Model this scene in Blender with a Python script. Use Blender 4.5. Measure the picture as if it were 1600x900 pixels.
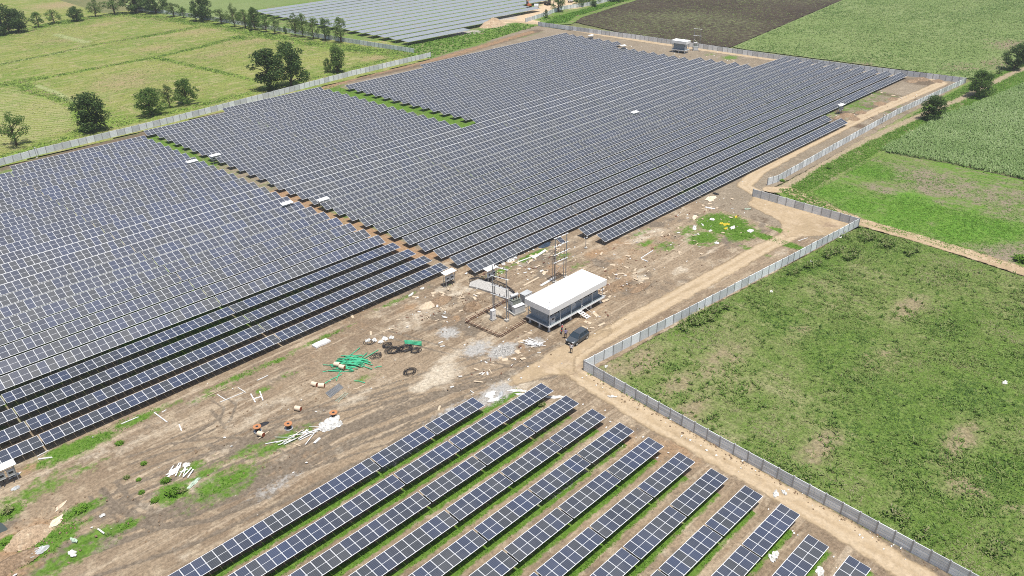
import bpy, bmesh, math, random
import numpy as np
from mathutils import Vector, Matrix, Euler
for o in list(bpy.data.objects): bpy.data.objects.remove(o)
scene = bpy.context.scene
C = scene.collection
PI = math.pi
R = math.radians
# ------------------------------------------------------------------ camera (world: +X east, +Y north, metres)
F_PX, PITCH, ROLL, CAM_H, TH = 1242.32, 0.49927, -0.00948, 63.266, 0.78494
FH = np.array([math.cos(TH), math.sin(TH), 0.0]); RH = np.array([math.sin(TH), -math.cos(TH), 0.0]); ZH = np.array([0, 0, 1.0])
FWD = math.cos(PITCH)*FH - math.sin(PITCH)*ZH
UP0 = math.sin(PITCH)*FH + math.cos(PITCH)*ZH
RGT = math.cos(ROLL)*RH + math.sin(ROLL)*UP0
UPV = -math.sin(ROLL)*RH + math.cos(ROLL)*UP0
CAMP = np.array([0, 0, CAM_H])
cam_d = bpy.data.cameras.new('camera'); cam = bpy.data.objects.new('camera', cam_d); C.objects.link(cam)
m = Matrix.Identity(4)
for i in range(3):
    m[i][0] = RGT[i]; m[i][1] = UPV[i]; m[i][2] = -FWD[i]; m[i][3] = CAMP[i]
cam.matrix_world = m
cam_d.sensor_width = 36.0; cam_d.lens = F_PX/1600*36.0
cam_d.clip_start = 0.5; cam_d.clip_end = 6000
scene.camera = cam
# ------------------------------------------------------------------ sky and sun
SUN_EL, SUN_AZ = 77.0, 188.0        # azimuth from north (+Y), clockwise
w = bpy.data.worlds.new('World'); scene.world = w; w.use_nodes = True
nt = w.node_tree; bg = nt.nodes['Background']
sky = nt.nodes.new('ShaderNodeTexSky'); sky.sky_type = 'NISHITA'; sky.sun_disc = False
sky.sun_elevation = R(SUN_EL); sky.sun_rotation = R(SUN_AZ)
sky.altitude = 300; sky.air_density = 1.0; sky.dust_density = 3.0; sky.ozone_density = 1.0
nt.links.new(sky.outputs[0], bg.inputs[0]); bg.inputs[1].default_value = 0.10
sd = bpy.data.lights.new('sun', 'SUN'); sun = bpy.data.objects.new('sun', sd); C.objects.link(sun)
sd.energy = 4.7; sd.angle = R(0.53); sd.color = (1.0, 0.955, 0.88)
sv = Vector((math.sin(R(SUN_AZ))*math.cos(R(SUN_EL)), math.cos(R(SUN_AZ))*math.cos(R(SUN_EL)), math.sin(R(SUN_EL))))
sun.rotation_euler = sv.to_track_quat('Z', 'Y').to_euler(); sun.location = (0, 0, 120)
vs = scene.view_settings
vs.view_transform = 'Standard'; vs.look = 'None'; vs.exposure = 0.24; vs.gamma = 1.0; vs.use_curve_mapping = False
scene.render.engine = 'CYCLES'
scene.cycles.filter_width = 1.0; scene.cycles.use_denoising = False

# ------------------------------------------------------------------ pixel -> point on a level plane
def G(u, v, z=0.0):
    d = FWD + (u-800)/F_PX*RGT - (v-450)/F_PX*UPV
    t = (z-CAM_H)/d[2]
    p = CAMP + d*t
    return Vector((p[0], p[1], z))
def GL(pts, z=0.0): return [tuple(G(u, v, z))[:2] for u, v in pts]
def PX(p):
    d = np.array(p, float)-CAMP; k = d@FWD
    return 800+F_PX*(d@RGT)/k, 450-F_PX*(d@UPV)/k, k

# ------------------------------------------------------------------ numpy noise
def _h(ix, iy, s):
    n = (ix.astype(np.int64)*374761393 + iy.astype(np.int64)*668265263 + s*1442695041) & 0x7fffffff
    n = ((n ^ (n >> 13))*1274126177) & 0x7fffffff
    return ((n ^ (n >> 16)) & 0xffff)/65535.0
def vnoise(x, y, s=0):
    x = np.asarray(x, float); y = np.asarray(y, float)
    ix = np.floor(x); iy = np.floor(y); fx = x-ix; fy = y-iy
    fx = fx*fx*(3-2*fx); fy = fy*fy*(3-2*fy)
    a = _h(ix, iy, s); b = _h(ix+1, iy, s); c = _h(ix, iy+1, s); d = _h(ix+1, iy+1, s)
    return (a*(1-fx)+b*fx)*(1-fy)+(c*(1-fx)+d*fx)*fy
def fbm(x, y, s=0, o=4):
    r = 0; a = .5; t = 0
    for i in range(o):
        r = r+a*vnoise(np.asarray(x)*2**i+17.3*i, np.asarray(y)*2**i-9.1*i, s+i); t += a; a *= .55
    return r/t
# ------------------------------------------------------------------ signed distances in the ground plane
def d_seg(x, y, a, b):
    ax, ay = a; bx, by = b; dx, dy = bx-ax, by-ay
    t = np.clip(((x-ax)*dx+(y-ay)*dy)/max(dx*dx+dy*dy, 1e-9), 0, 1)
    return np.hypot(x-ax-t*dx, y-ay-t*dy)
def d_line(x, y, pts):
    r = np.full(np.shape(x), 1e9)
    for a, b in zip(pts[:-1], pts[1:]): r = np.minimum(r, d_seg(x, y, a, b))
    return r
def in_poly(x, y, pts):
    r = np.zeros(np.shape(x), bool)
    n = len(pts)
    for i in range(n):
        x1, y1 = pts[i]; x2, y2 = pts[(i+1) % n]
        if y1 == y2: continue
        c = ((y1 > y) != (y2 > y)) & (x < (x2-x1)*(y-y1)/(y2-y1)+x1)
        r ^= c
    return r
def sd_poly(x, y, pts):           # positive inside
    d = d_line(x, y, list(pts)+[pts[0]])
    return np.where(in_poly(x, y, pts), d, -d)

# ------------------------------------------------------------------ objects
def tag(o, label=None, cat=None, group=None, kind=None):
    if label: o['label'] = label
    if cat: o['category'] = cat
    if group: o['group'] = group
    if kind: o['kind'] = kind
    return o
def empty(name, loc=(0, 0, 0), rz=0.0, label=None, cat=None, group=None):
    o = bpy.data.objects.new(name, None); C.objects.link(o)
    o.location = loc; o.rotation_euler = (0, 0, rz); o.empty_display_size = .3
    return tag(o, label, cat, group)
def inst(name, me, parent=None, loc=(0, 0, 0), rot=(0, 0, 0), scale=(1, 1, 1)):
    o = bpy.data.objects.new(name, me); C.objects.link(o)
    o.parent = parent; o.location = loc; o.rotation_euler = rot; o.scale = scale
    return o
class MB:
    def __init__(s): s.v = []; s.f = []; s.mi = []; s.cur = 0; s.mats = []
    def mat(s, m):
        if m not in s.mats: s.mats.append(m)
        s.cur = s.mats.index(m); return s
    def add(s, vs_, fs):
        b = len(s.v); s.v += [tuple(q) for q in vs_]
        for f in fs: s.f.append([b+i for i in f]); s.mi.append(s.cur)
        return s
    def box(s, c, d, rot=None, taper=1.0):
        x, y, z = d[0]/2, d[1]/2, d[2]/2; t = taper
        q = [(-x, -y, -z), (x, -y, -z), (x, y, -z), (-x, y, -z), (-x*t, -y*t, z), (x*t, -y*t, z), (x*t, y*t, z), (-x*t, y*t, z)]
        if rot is not None:
            mt = rot if isinstance(rot, Matrix) else Euler(rot).to_matrix()
            q = [mt @ Vector(p) for p in q]
        return s.add([(p[0]+c[0], p[1]+c[1], p[2]+c[2]) for p in q],
                     [(0, 3, 2, 1), (4, 5, 6, 7), (0, 1, 5, 4), (1, 2, 6, 5), (2, 3, 7, 6), (3, 0, 4, 7)])
    def tube(s, pts, r, n=6, cap=True):
        pts = [Vector(p) for p in pts]; rr = r if isinstance(r, (list, tuple)) else [r]*len(pts)
        rings = []; up = None
        for i, p in enumerate(pts):
            a = pts[max(i-1, 0)]; b = pts[min(i+1, len(pts)-1)]; t = (b-a)
            t = t.normalized() if t.length > 1e-9 else Vector((0, 0, 1))
            if up is None: up = Vector((0, 0, 1)) if abs(t.z) < .9 else Vector((1, 0, 0))
            u = (up-t*up.dot(t))
            u = u.normalized() if u.length > 1e-6 else t.orthogonal().normalized()
            up = u; w_ = t.cross(u)
            rings.append([p+(u*math.cos(2*PI*k/n)+w_*math.sin(2*PI*k/n))*rr[i] for k in range(n)])
        vs_ = [q for g in rings for q in g]; fs = []
        for i in range(len(rings)-1):
            for k in range(n):
                k2 = (k+1) % n
                fs.append((i*n+k, i*n+k2, (i+1)*n+k2, (i+1)*n+k))
        if cap:
            fs.append(tuple(range(n-1, -1, -1))); fs.append(tuple((len(rings)-1)*n+k for k in range(n)))
        return s.add(vs_, fs)
    def cyl(s, c, r, h, n=12, r2=None): return s.tube([c, (c[0], c[1], c[2]+h)], [r, r if r2 is None else r2], n)
    def loft(s, secs, cap=True):
        n = len(secs[0]); vs_ = [q for g in secs for q in g]; fs = []
        for i in range(len(secs)-1):
            for k in range(n):
                k2 = (k+1) % n; fs.append((i*n+k, i*n+k2, (i+1)*n+k2, (i+1)*n+k))
        if cap: fs.append(tuple(range(n-1, -1, -1))); fs.append(tuple((len(secs)-1)*n+k for k in range(n)))
        return s.add(vs_, fs)
    def prism(s, poly, z0, z1):
        n = len(poly)
        return s.add([(x, y, z0) for x, y in poly]+[(x, y, z1) for x, y in poly],
                     [tuple(range(n-1, -1, -1)), tuple(range(n, 2*n))]+[(i, (i+1) % n, n+(i+1) % n, n+i) for i in range(n)])
    def mesh(s, name, smooth=False):
        me = bpy.data.meshes.new(name); me.from_pydata(s.v, [], s.f)
        for q in s.mats: me.materials.append(q)
        me.polygons.foreach_set('material_index', s.mi)
        if smooth: me.polygons.foreach_set('use_smooth', [True]*len(me.polygons))
        me.update(); return me
    def build(s, name, parent=None, loc=(0, 0, 0), rot=(0, 0, 0), smooth=False):
        return inst(name, s.mesh(name, smooth), parent, loc, rot)
def np_mesh(name, verts, faces, mat, attrs=None, smooth=False):
    """verts (n,3), faces (m,3|4) arrays; attrs {name: per-vertex float}"""
    me = bpy.data.meshes.new(name); n, mm, k = len(verts), len(faces), faces.shape[1]
    me.vertices.add(n); me.vertices.foreach_set('co', np.asarray(verts, np.float32).ravel())
    me.loops.add(mm*k); me.loops.foreach_set('vertex_index', np.asarray(faces, np.int32).ravel())
    me.polygons.add(mm); me.polygons.foreach_set('loop_start', np.arange(0, mm*k, k, dtype=np.int32))
    if smooth: me.polygons.foreach_set('use_smooth', np.ones(mm, bool))
    me.update(calc_edges=True)
    for a, val in (attrs or {}).items():
        at = me.attributes.new(a, 'FLOAT', 'POINT'); at.data.foreach_set('value', np.asarray(val, np.float32))
    if mat: me.materials.append(mat)
    return me

# ------------------------------------------------------------------ material helper
class MG:
    def __init__(s, name):
        s.m = bpy.data.materials.new(name); s.m.use_nodes = True; s.t = s.m.node_tree
        s.b = s.t.nodes['Principled BSDF']; s.out = s.t.nodes['Material Output']; s._pos = None
    def n(s, typ, props=None, **inp):
        nd = s.t.nodes.new('ShaderNode'+typ)
        for k, v in (props or {}).items(): setattr(nd, k, v)
        for k, v in inp.items():
            key = int(k[1:]) if k[0] == 'i' and k[1:].isdigit() else k.replace('_', ' ')
            s.set(nd.inputs[key], v)
        return nd
    def set(s, sock, v):
        if isinstance(v, bpy.types.NodeSocket): s.t.links.new(v, sock)
        elif isinstance(v, tuple) and len(v) == 3 and sock.type == 'RGBA': sock.default_value = (*v, 1)
        else: sock.default_value = v
    def pos(s, sc=(1, 1, 1), obj=False):
        if obj: src = s.n('TexCoord').outputs['Object']
        else:
            if s._pos is None: s._pos = s.n('NewGeometry').outputs['Position']
            src = s._pos
        if sc == (1, 1, 1): return src
        return s.n('Mapping', None, Vector=src, Scale=sc).outputs[0]
    def noise(s, scale, detail=4, rough=.55, sc=(1, 1, 1), obj=False, dist=0.0):
        return s.n('TexNoise', None, Vector=s.pos(sc, obj), Scale=scale, Detail=detail, Roughness=rough, Distortion=dist).outputs[0]
    def attr(s, a): return s.n('Attribute', {'attribute_name': a}).outputs['Fac']
    def math(s, op, a, b=0.0, c=0.0, clamp=False):
        return s.n('Math', {'operation': op, 'use_clamp': clamp}, i0=a, i1=b, i2=c).outputs[0]
    def ss(s, x, lo, hi, a=0.0, b=1.0):
        return s.n('MapRange', {'interpolation_type': 'SMOOTHSTEP'}, i0=x, i1=lo, i2=hi, i3=a, i4=b).outputs[0]
    def mix(s, f, a, b, mode='MIX'):
        nd = s.t.nodes.new('ShaderNodeMix'); nd.data_type = 'RGBA'; nd.blend_type = mode
        s.set(nd.inputs[0], f); s.set(nd.inputs[6], a); s.set(nd.inputs[7], b); return nd.outputs[2]
    def val(s, col, v): return s.n('HueSaturation', None, Value=v, Color=col).outputs[0]
    def base(s, col, rough=.9, spec=.2, metal=0.0):
        s.set(s.b.inputs['Base Color'], col); s.set(s.b.inputs['Roughness'], rough)
        s.set(s.b.inputs['Specular IOR Level'], spec); s.set(s.b.inputs['Metallic'], metal); return s
    def bump(s, h, strength=.5, dist=.1):
        s.set(s.b.inputs['Normal'], s.n('Bump', None, Strength=strength, Distance=dist, Height=h).outputs[0]); return s
    def alpha(s, a):
        s.set(s.b.inputs['Alpha'], a); return s
def simple(name, col, rough=.7, spec=.3, metal=0.0, var=.12, scale=3.0, dirt=None):
    g = MG(name); nz = g.noise(scale, 4, .6, obj=True)
    c = g.val(col, g.ss(nz, .2, .8, 1-var, 1+var))
    if dirt: c = g.mix(g.ss(g.noise(scale*.6, 5, .7, obj=True), .5, .75, 0, .7), c, dirt)
    g.base(c, rough, spec, metal); return g.m
# ================================================================== ground materials
def ground_mat(name, c1, c2, c3, s1=.06, s2=.5, s3=3.0, streak=None, masks=(), edge=None, fine=(.72, 1.28), bump=.35, extra=None):
    g = MG(name)
    col = g.mix(g.ss(g.noise(s1, 5, .6), .38, .62), c1, c2)
    col = g.mix(g.ss(g.noise(s2, 5, .65), .50, .68), col, c3)
    if streak:                                   # tilled or driven lines, stretched along one axis
        sc, amt, cs = streak
        col = g.mix(g.math('MULTIPLY', g.ss(g.noise(1.0, 4, .6, sc), .50, .64), amt), col, cs)
        sc2 = (sc[0]*3.2, sc[1]*3.0, 1)
        col = g.mix(g.math('MULTIPLY', g.ss(g.noise(1.0, 5, .65, sc2), .53, .66), amt*.55), col, tuple(q*.55 for q in c2))
    if extra: col = extra(g, col)
    for (a, m1, m2, ns, hard) in masks:
        nz = g.noise(ns, 5, .68)
        f = g.ss(g.math('ADD', g.attr(a), g.math('MULTIPLY', g.math('SUBTRACT', nz, .5), 1.5)), .5-hard, .5+hard)
        col = g.mix(f, col, g.mix(g.ss(g.noise(ns*2.3, 4, .6), .38, .62), m1, m2))
    fn = g.noise(s3, 6, .75)
    col = g.val(col, g.ss(fn, .25, .75, fine[0], fine[1]))
    g.base(col, .95, .1)
    g.bump(g.math('ADD', fn, g.math('MULTIPLY', g.noise(s2*2, 4, .6), 1.2)), bump, .12)
    if edge:
        nz = g.math('ADD', g.noise(edge[1], 5, .65), g.math('MULTIPLY', g.noise(edge[1]*5, 3, .6), .35))
        e = g.math('ADD', g.attr('edge'), g.math('MULTIPLY', g.math('SUBTRACT', nz, .675), edge[0]*2.2))
        g.alpha(g.ss(e, 0.0, edge[2] if len(edge) > 2 else .35))
    return g.m
SOIL1, SOIL2, SOIL3 = (.262, .203, .140), (.195, .147, .101), (.325, .263, .186)
GRS1, GRS2 = (.075, .155, .018), (.110, .185, .035)
M_verge = ground_mat('track_verge', (.13, .19, .045), (.16, .195, .07), (.21, .185, .11), .05, .35, 1.8, None,
    masks=(('grey', (.3, .3, .3), (.3, .3, .3), .3, .3), ('road', (.27, .215, .15), (.33, .265, .185), 1.1, .45)), edge=(1.0, .4), fine=(.62, 1.38))
M_mound = ground_mat('heaped_earth', (.26, .185, .12), (.21, .15, .10), (.33, .25, .175), .3, 1.1, 4.0, fine=(.5, 1.5), bump=1.0)
M_mound2 = ground_mat('heaped_sand', (.42, .32, .22), (.35, .255, .17), (.48, .39, .28), .3, .9, 4.0, fine=(.55, 1.45), bump=1.0)
M_far = ground_mat('far_land', (.13, .15, .06), (.17, .16, .08), (.10, .13, .05), .01, .08, 1.0)
M_soil = ground_mat('site_soil', SOIL1, SOIL2, SOIL3, .05, .42, 2.6, ((.05, .75, 1), .8, (.365, .297, .215)),
    masks=(('dark', (.150, .122, .092), (.180, .148, .112), .8, .28), ('light', (.46, .405, .32), (.40, .345, .265), .5, .3),
           ('rust', (.265, .172, .100), (.30, .205, .125), .7, .4), ('green', GRS1, GRS2, .9, .22), ('grey', (.30, .29, .27), (.36, .35, .33), 1.2, .25)),
    fine=(.62, 1.38), bump=.9, edge=(.6, .5))
M_array = ground_mat('array_soil', (.235, .195, .145), (.20, .165, .12), (.285, .24, .18), .05, .4, 2.4, None,
    masks=(('green', GRS1, GRS2, .7, .25), ('dark', (.12, .09, .065), (.15, .12, .085), .8, .28), ('rust', (.27, .17, .10), (.30, .20, .12), .7, .3)), fine=(.65, 1.35), bump=.8, edge=(.6, .5))
M_road = ground_mat('dirt_road', (.375, .290, .188), (.320, .245, .155), (.425, .338, .232), .07, .5, 2.2, ((.4, .4, 1), .3, (.44, .355, .255)),
    masks=(('rut', (.435, .35, .243), (.40, .315, .21), .6, .35), ('dark', (.22, .165, .115), (.26, .19, .13), .6, .3)), edge=(.75, .45, .6), fine=(.84, 1.16), bump=.35)
M_track = ground_mat('farm_track', (.39, .30, .195), (.345, .26, .165), (.43, .34, .235), .06, .5, 2.0, None,
    masks=(('green', GRS2, (.15, .19, .06), .6, .3),), edge=(.6, .5, .5), fine=(.82, 1.18))
def stubble_rows(g, col):
    wv = g.n('TexWave', {'wave_type': 'BANDS', 'bands_direction': 'X'}, Vector=g.n('Mapping', None, Vector=g.pos(), Rotation=(0, 0, R(-62))).outputs[0], Scale=.16, Distortion=3.0, Detail=3.0).outputs[0]
    f = g.math('MULTIPLY', g.ss(wv, .35, .75), g.attr('stripe'))
    return g.mix(g.math('MULTIPLY', f, .75), col, (.27, .275, .125))
M_left = ground_mat('stubble_field', (.140, .195, .040), (.200, .222, .062), (.275, .250, .118), .05, .30, 2.0, ((.10, .42, 1), .6, (.28, .265, .13)),
    masks=(('pink', (.29, .225, .13), (.26, .215, .11), .5, .45), ('green', (.150, .230, .036), (.19, .265, .06), .35, .35), ('pale', (.27, .30, .14), (.24, .27, .11), .4, .25)), fine=(.48, 1.52), bump=1.0, extra=stubble_rows)
M_weed = ground_mat('weedy_field', (.145, .185, .058), (.180, .195, .082), (.110, .155, .042), .05, .35, 2.4, ((.9, .10, 1), .6, (.255, .235, .135)),
    masks=(('green', (.085, .145, .025), (.115, .175, .04), .5, .3), ('bare', (.235, .200, .125), (.215, .185, .105), .5, .3)), edge=(.5, .6), fine=(.45, 1.55), bump=1.0)
M_green = ground_mat('green_field', (.105, .195, .030), (.130, .185, .048), (.195, .175, .110), .06, .30, 2.0, ((.6, .07, 1), .45, (.20, .165, .115)),
    masks=(('bare', (.225, .185, .135), (.195, .165, .12), .35, .28), ('green', (.088, .200, .024), (.12, .22, .036), .4, .35)), edge=(.8, .5), fine=(.62, 1.38), bump=.8)
M_plough = ground_mat('ploughed_field', (.046, .035, .026), (.058, .045, .033), (.080, .070, .042), .04, .30, 1.6, None,
    masks=(('green', (.14, .15, .075), (.11, .12, .06), .55, .2),), edge=(1.2, .3), fine=(.5, 1.5), bump=1.0)
M_crop = ground_mat('crop_ground', (.15, .205, .070), (.17, .215, .085), (.13, .17, .06), .03, .3, 1.8, None,
    masks=(('bare', (.22, .18, .12), (.18, .15, .10), .2, .3),), edge=(1.2, .3), fine=(.65, 1.35), bump=.7)
M_cane = ground_mat('cane_ground', (.10, .12, .05), (.13, .13, .07), (.08, .11, .04), .05, .4, 2.0, edge=(.6, .4))
M_farm2 = ground_mat('far_farm_ground', (.12, .19, .04), (.14, .19, .06), (.20, .18, .10), .03, .25, 1.5, None,
    masks=(('grey', (.33, .31, .29), (.38, .34, .29), .15, .3), ('road', (.46, .35, .23), (.50, .39, .27), .2, .3)), edge=(1.0, .3))

# ================================================================== ground sheets
def sheet(name, z, mat, bbox, res, edge_fn=None, masks=None, kind='structure', zfn=None):
    x0, x1, y0, y1 = bbox; nx = int((x1-x0)/res)+1; ny = int((y1-y0)/res)+1
    xs = np.linspace(x0, x1, nx); ys = np.linspace(y0, y1, ny); X, Y = np.meshgrid(xs, ys)
    x = X.ravel(); y = Y.ravel(); at = {}
    e = edge_fn(x, y) if edge_fn else np.full(x.shape, 99.)
    idx = np.arange(nx*ny).reshape(ny, nx)
    q = np.stack([idx[:-1, :-1], idx[:-1, 1:], idx[1:, 1:], idx[1:, :-1]], -1).reshape(-1, 4)
    keep = e[q].max(1) > -1.2; q = q[keep]
    used = np.unique(q); remap = np.zeros(nx*ny, int); remap[used] = np.arange(len(used))
    x, y = x[used], y[used]; at['edge'] = e[used]
    for k, f in (masks or {}).items(): at[k] = f(x, y)
    zz = np.full(x.shape, z)+(zfn(x, y) if zfn else 0)
    me = np_mesh(name, np.stack([x, y, zz], -1), remap[q], mat, at, zfn is not None)
    return tag(inst(name, me), kind=kind)
def bbox_of(pts, pad=2.0):
    a = np.array(pts); return (a[:, 0].min()-pad, a[:, 0].max()+pad, a[:, 1].min()-pad, a[:, 1].max()+pad)
def clipb(bb, x0=-80, x1=460, y0=-10, y1=460): return (max(bb[0], x0), min(bb[1], x1), max(bb[2], y0), min(bb[3], y1))
def blobs(lst, amp=1.0):
    """list of (u, v, rx_m, ry_m, strength): soft patches given by where they lie on the ground"""
    pr = []
    for (u, v, rx, ry, st) in lst:
        p = G(u, v); pr.append((p.x, p.y, rx, ry, st))
    def f(x, y):
        r = np.zeros(x.shape)
        for (a, b, rx, ry, st) in pr:
            d = np.sqrt(((x-a)/rx)**2+((y-b)/ry)**2)
            r = np.maximum(r, st*np.clip(1.25-d*.75, 0, 1))
        return r*amp
    return f
def lines(lst):
    """list of (pixel polyline, half width m, strength)"""
    pr = [(GL(p), hw, st) for p, hw, st in lst]
    def f(x, y):
        r = np.zeros(x.shape)
        for p, hw, st in pr: r = np.maximum(r, st*np.clip(1.4-d_line(x, y, p)/hw*.9, 0, 1))
        return r
    return f
def side(pts, off):
    r = []
    for i, p in enumerate(pts):
        a = np.array(pts[max(i-1, 0)]); b = np.array(pts[min(i+1, len(pts)-1)]); t = (b-a)/max(np.hypot(*(b-a)), 1e-6)
        r.append((p[0]-t[1]*off, p[1]+t[0]*off))
    return r
side_ = side
def mx(*fs): return lambda x, y: np.maximum.reduce([f(x, y) for f in fs])

# row lattice of the big array: row k has its rear edge at Y0+PM*k
Y0, PM, SHR = 83.178, 4.1575, .0501
FY0, FPM = 63.035, 4.2274
def shx(e1, y): return e1+SHR*(90-y)

sheet('ground', -.30, M_far, (-900, 2600, -600, 2600), 50)
# bare construction ground
P_site = GL([(-260, 930), (-200, 660), (0, 262), (660, 96), (838, 40), (870, 45), (1510, 128), (1500, 140), (1205, 296), (1176, 308), (1340, 356), (912, 588), (1560, 935), (1500, 1500), (-200, 1500)])
SB = bbox_of(P_site, 1)
near_box = (-25, 135, 8, 100)
def fg_green(x, y):
    k = (FY0-y)/FPM
    fr = k-np.floor(k)
    on = (y < 64.5) & (x < shx(61.0, y))
    a = np.where(on, np.clip(1.3-np.abs(fr-.47)/.17, 0, 1), 0)
    return a*(.48+1.10*fbm(x*.16, y*.35, 5))*np.where(x > shx(54, y), .75, 1.0)
m_green = mx(fg_green, blobs([(120, 700, 5, 1.6, .9), (95, 655+50, 3, 1.2, .8), (215, 655, 4, 1.0, .72), (250, 640, 3, .8, .6), (130, 615+120, 3, 1, .5),
    (370, 590, 6, .8, .58), (430, 565, 4, .7, .6), (330, 615, 4, .7, .55), (270, 770, 1.8, 1.6, 1.1), (350, 755, 5, 2.6, .72), (300, 730, 2, 1, .7), (410, 610, 1.5, .9, .6), (440, 690, 5, 1.4, .7), (385, 705, 3, 1.2, .6),
    (120, 800, 3, 1.0, .9), (85, 840, 3, 1.4, 1), (60, 865, 3, 1.0, .9), (15, 800, 1.6, 1.2, 1.0), (12, 848, 1.4, 1.0, 1.0), (140, 840, 3, 1, .8), (110, 870, 5, 1.6, .7), (190, 825, 2, 1, .8), (50, 770, 6, 2, .58), (75, 750, 4, 1.4, .5),
    (1130, 350, 4.5, 4.5, 1.2), (1160, 365, 4, 2.5, 1.0), (1100, 372, 4, 3, .8), (1075, 360, 3, 2, .62), (1010, 380, 3, 1.2, .6), (1210, 375, 1.2, 6, 1.1), (1180, 392, 1.0, 3, .8), (1225, 362, 1.0, 3, 1.0), (1040, 385, 3, 2, .6),
    (1335, 165, 2.0, 14, .72), (1370, 145, 2.2, 8, .8), (1395, 165, 2, 5, .55), (905, 415, 3, 1.4, .45), (880, 400, 2, 2, .55), (830, 400, 5, .9, .8), (780, 425, 4, .9, .7), (620, 470, 6, .7, .55), (500, 530, 6, .7, .58), (320, 740, 3, 1.2, .6), (450, 585, 2, .8, .5), (570, 590, 2, 1.2, .5), (1000, 365, 3, .8, .6), (820, 620, 1.6, .8, .9), (1195, 210, 5, 1.0, .5), (1100, 300, 5, .8, .55)]))
m_dark = mx(lines([([(916, 590), (955, 611), (1124, 707), (1367, 844), (1560, 950)], .75, 1.0), ([(0, 892), (150, 838), (290, 785), (420, 730), (560, 665), (700, 612), (800, 585)], .55, 1.0), ([(0, 905), (160, 858), (300, 805), (440, 742), (580, 678), (720, 622)], .4, .9),
    ([(120, 910), (300, 850), (430, 790), (560, 722), (690, 660)], .35, .8), ([(160, 765), (175, 790), (215, 812), (265, 822), (330, 812), (430, 770)], .4, 1.0), ([(182, 752), (205, 782), (250, 802), (300, 800)], .35, .9),
    ([(345, 650), (330, 662), (305, 678), (285, 685)], .25, .9), ([(400, 668), (370, 690), (330, 700)], .3, .7), ([(330, 640), (352, 668)], .3, .7), ([(620, 440), (690, 450), (740, 470)], .9, .6)]),
    blobs([(390, 690, 4, 1.2, .8), (440, 725, 6, 1, .7), (170, 800, 2, 1, .8), (735, 480, 1.6, 1.2, 1.0), (690, 470, 2.6, 1.5, .9), (640, 455, 4, 1.5, .6), (1050, 372, 5, 1.0, .6), (990, 440, 6, 1.2, .75), (1010, 448, 3, .8, .8), (1310, 190, 2.5, 10, 1.0), (1330, 178, 2, 8, .9), (1380, 170, 2.5, 8, .7), (1440, 128, 4, 6, 1.0), (1400, 150, 2, 10, .7), (960, 590, 2.2, 2.2, .9), (1000, 628, 1.4, 2, .9), (1080, 680, 1.2, 3, .9), (1200, 745, 1.0, 4, .9), (1330, 815, 1.0, 4, .9), (1450, 875, 1.0, 4, .9), (0, 820, 1.6, 1.2, 1.2), (870, 505, 3, 2, .6), (830, 540, 3, 1.2, .7), (600, 640, 6, 1.0, .5), (900, 450, 5, 3, .5), (80, 880, 5, 1.4, .7)]))
m_light = mx(blobs([(690, 585, 3.0, 2.0, 1.0), (665, 600, 2.4, 1.2, .95), (700, 560, 2.6, 1.2, .7), (880, 470, 3, 2, .45), (640, 500, 8, 2, .45), (740, 540, 4, 1.5, .55), (800, 600, 4, 2.4, .62), (90, 815, 1.4, 1, .9), (870, 560, 5, 2.0, .6), (560, 480, 6, 1.2, .45), (960, 400, 5, 1.6, .4), (1060, 330, 6, 2, .4), (200, 690, 8, 2.0, .42), (420, 640, 8, 2, .42), (560, 620, 5, 1.2, .5)]))
m_rust = mx(blobs([(930, 395, 2.6, 1.2, .9), (30, 850, 3.0, 2.4, 1.0), (60, 830, 2.4, 2, .9), (10, 890, 4, 2, .8), (890, 445, 4, 2, .5), (870, 420, 2, 2, .7), (40, 735, 2, .8, .8), (640, 480, 2, 1, .6), (1000, 700, 2, 5, .55), (1060, 705, 2, 4, .6), (690, 400, 1.6, 5, .6)]))
m_grey = mx(blobs([(785, 548, 2.6, 1.6, 1.0), (745, 545, 2.6, 1.8, .8), (700, 520, 1.6, 1.6, .9), (835, 535, 1.5, 1.2, .8), (775, 615, 3.4, 1.6, .9), (430, 760, 4, 1.2, .5), (700, 640, 4, .6, .5), (790, 400, 3, 2, .5), (620, 720, 4, .6, .7), (880, 760, 4, .6, .7)]))
def yard(x, y): return np.clip(sd_poly(x, y, GL([(640, 470), (720, 405), (900, 350), (1170, 310), (1250, 350), (960, 480), (860, 560), (640, 560)]))/4, 0, 1)
_md, _ml, _mr = m_dark, m_light, m_rust
m_dark = mx(_md, lambda x, y: np.clip((fbm(x*.22, y*.30, 71)-.50)*4, 0, .95)*(.45+.55*yard(x, y)))
m_light = mx(_ml, lambda x, y: np.clip((fbm(x*.16, y*.32, 72)-.56)*4, 0, .8)*(.5+.3*yard(x, y)))
m_rust = mx(_mr, lambda x, y: np.clip((fbm(x*.12, y*.16, 73)-.58)*4, 0, .7)*(.3+.5*yard(x, y)))
_tp = []
_tr = random.Random(9)
for _k in range(9):
    _o = _tr.uniform(-46, 40); _w = _tr.uniform(-14, 14); _a = _tr.uniform(0, 90)
    _base = GL([(u, v+_o+_w*math.sin((u+_a*8)/120.)) for u, v in [(-20, 880), (80, 842), (180, 805), (290, 766), (400, 722), (520, 672), (640, 628), (760, 590)][_tr.randrange(3):8-_tr.randrange(3)]])
    _tp += [side_(_base, .75), side_(_base, -.75)]
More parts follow.
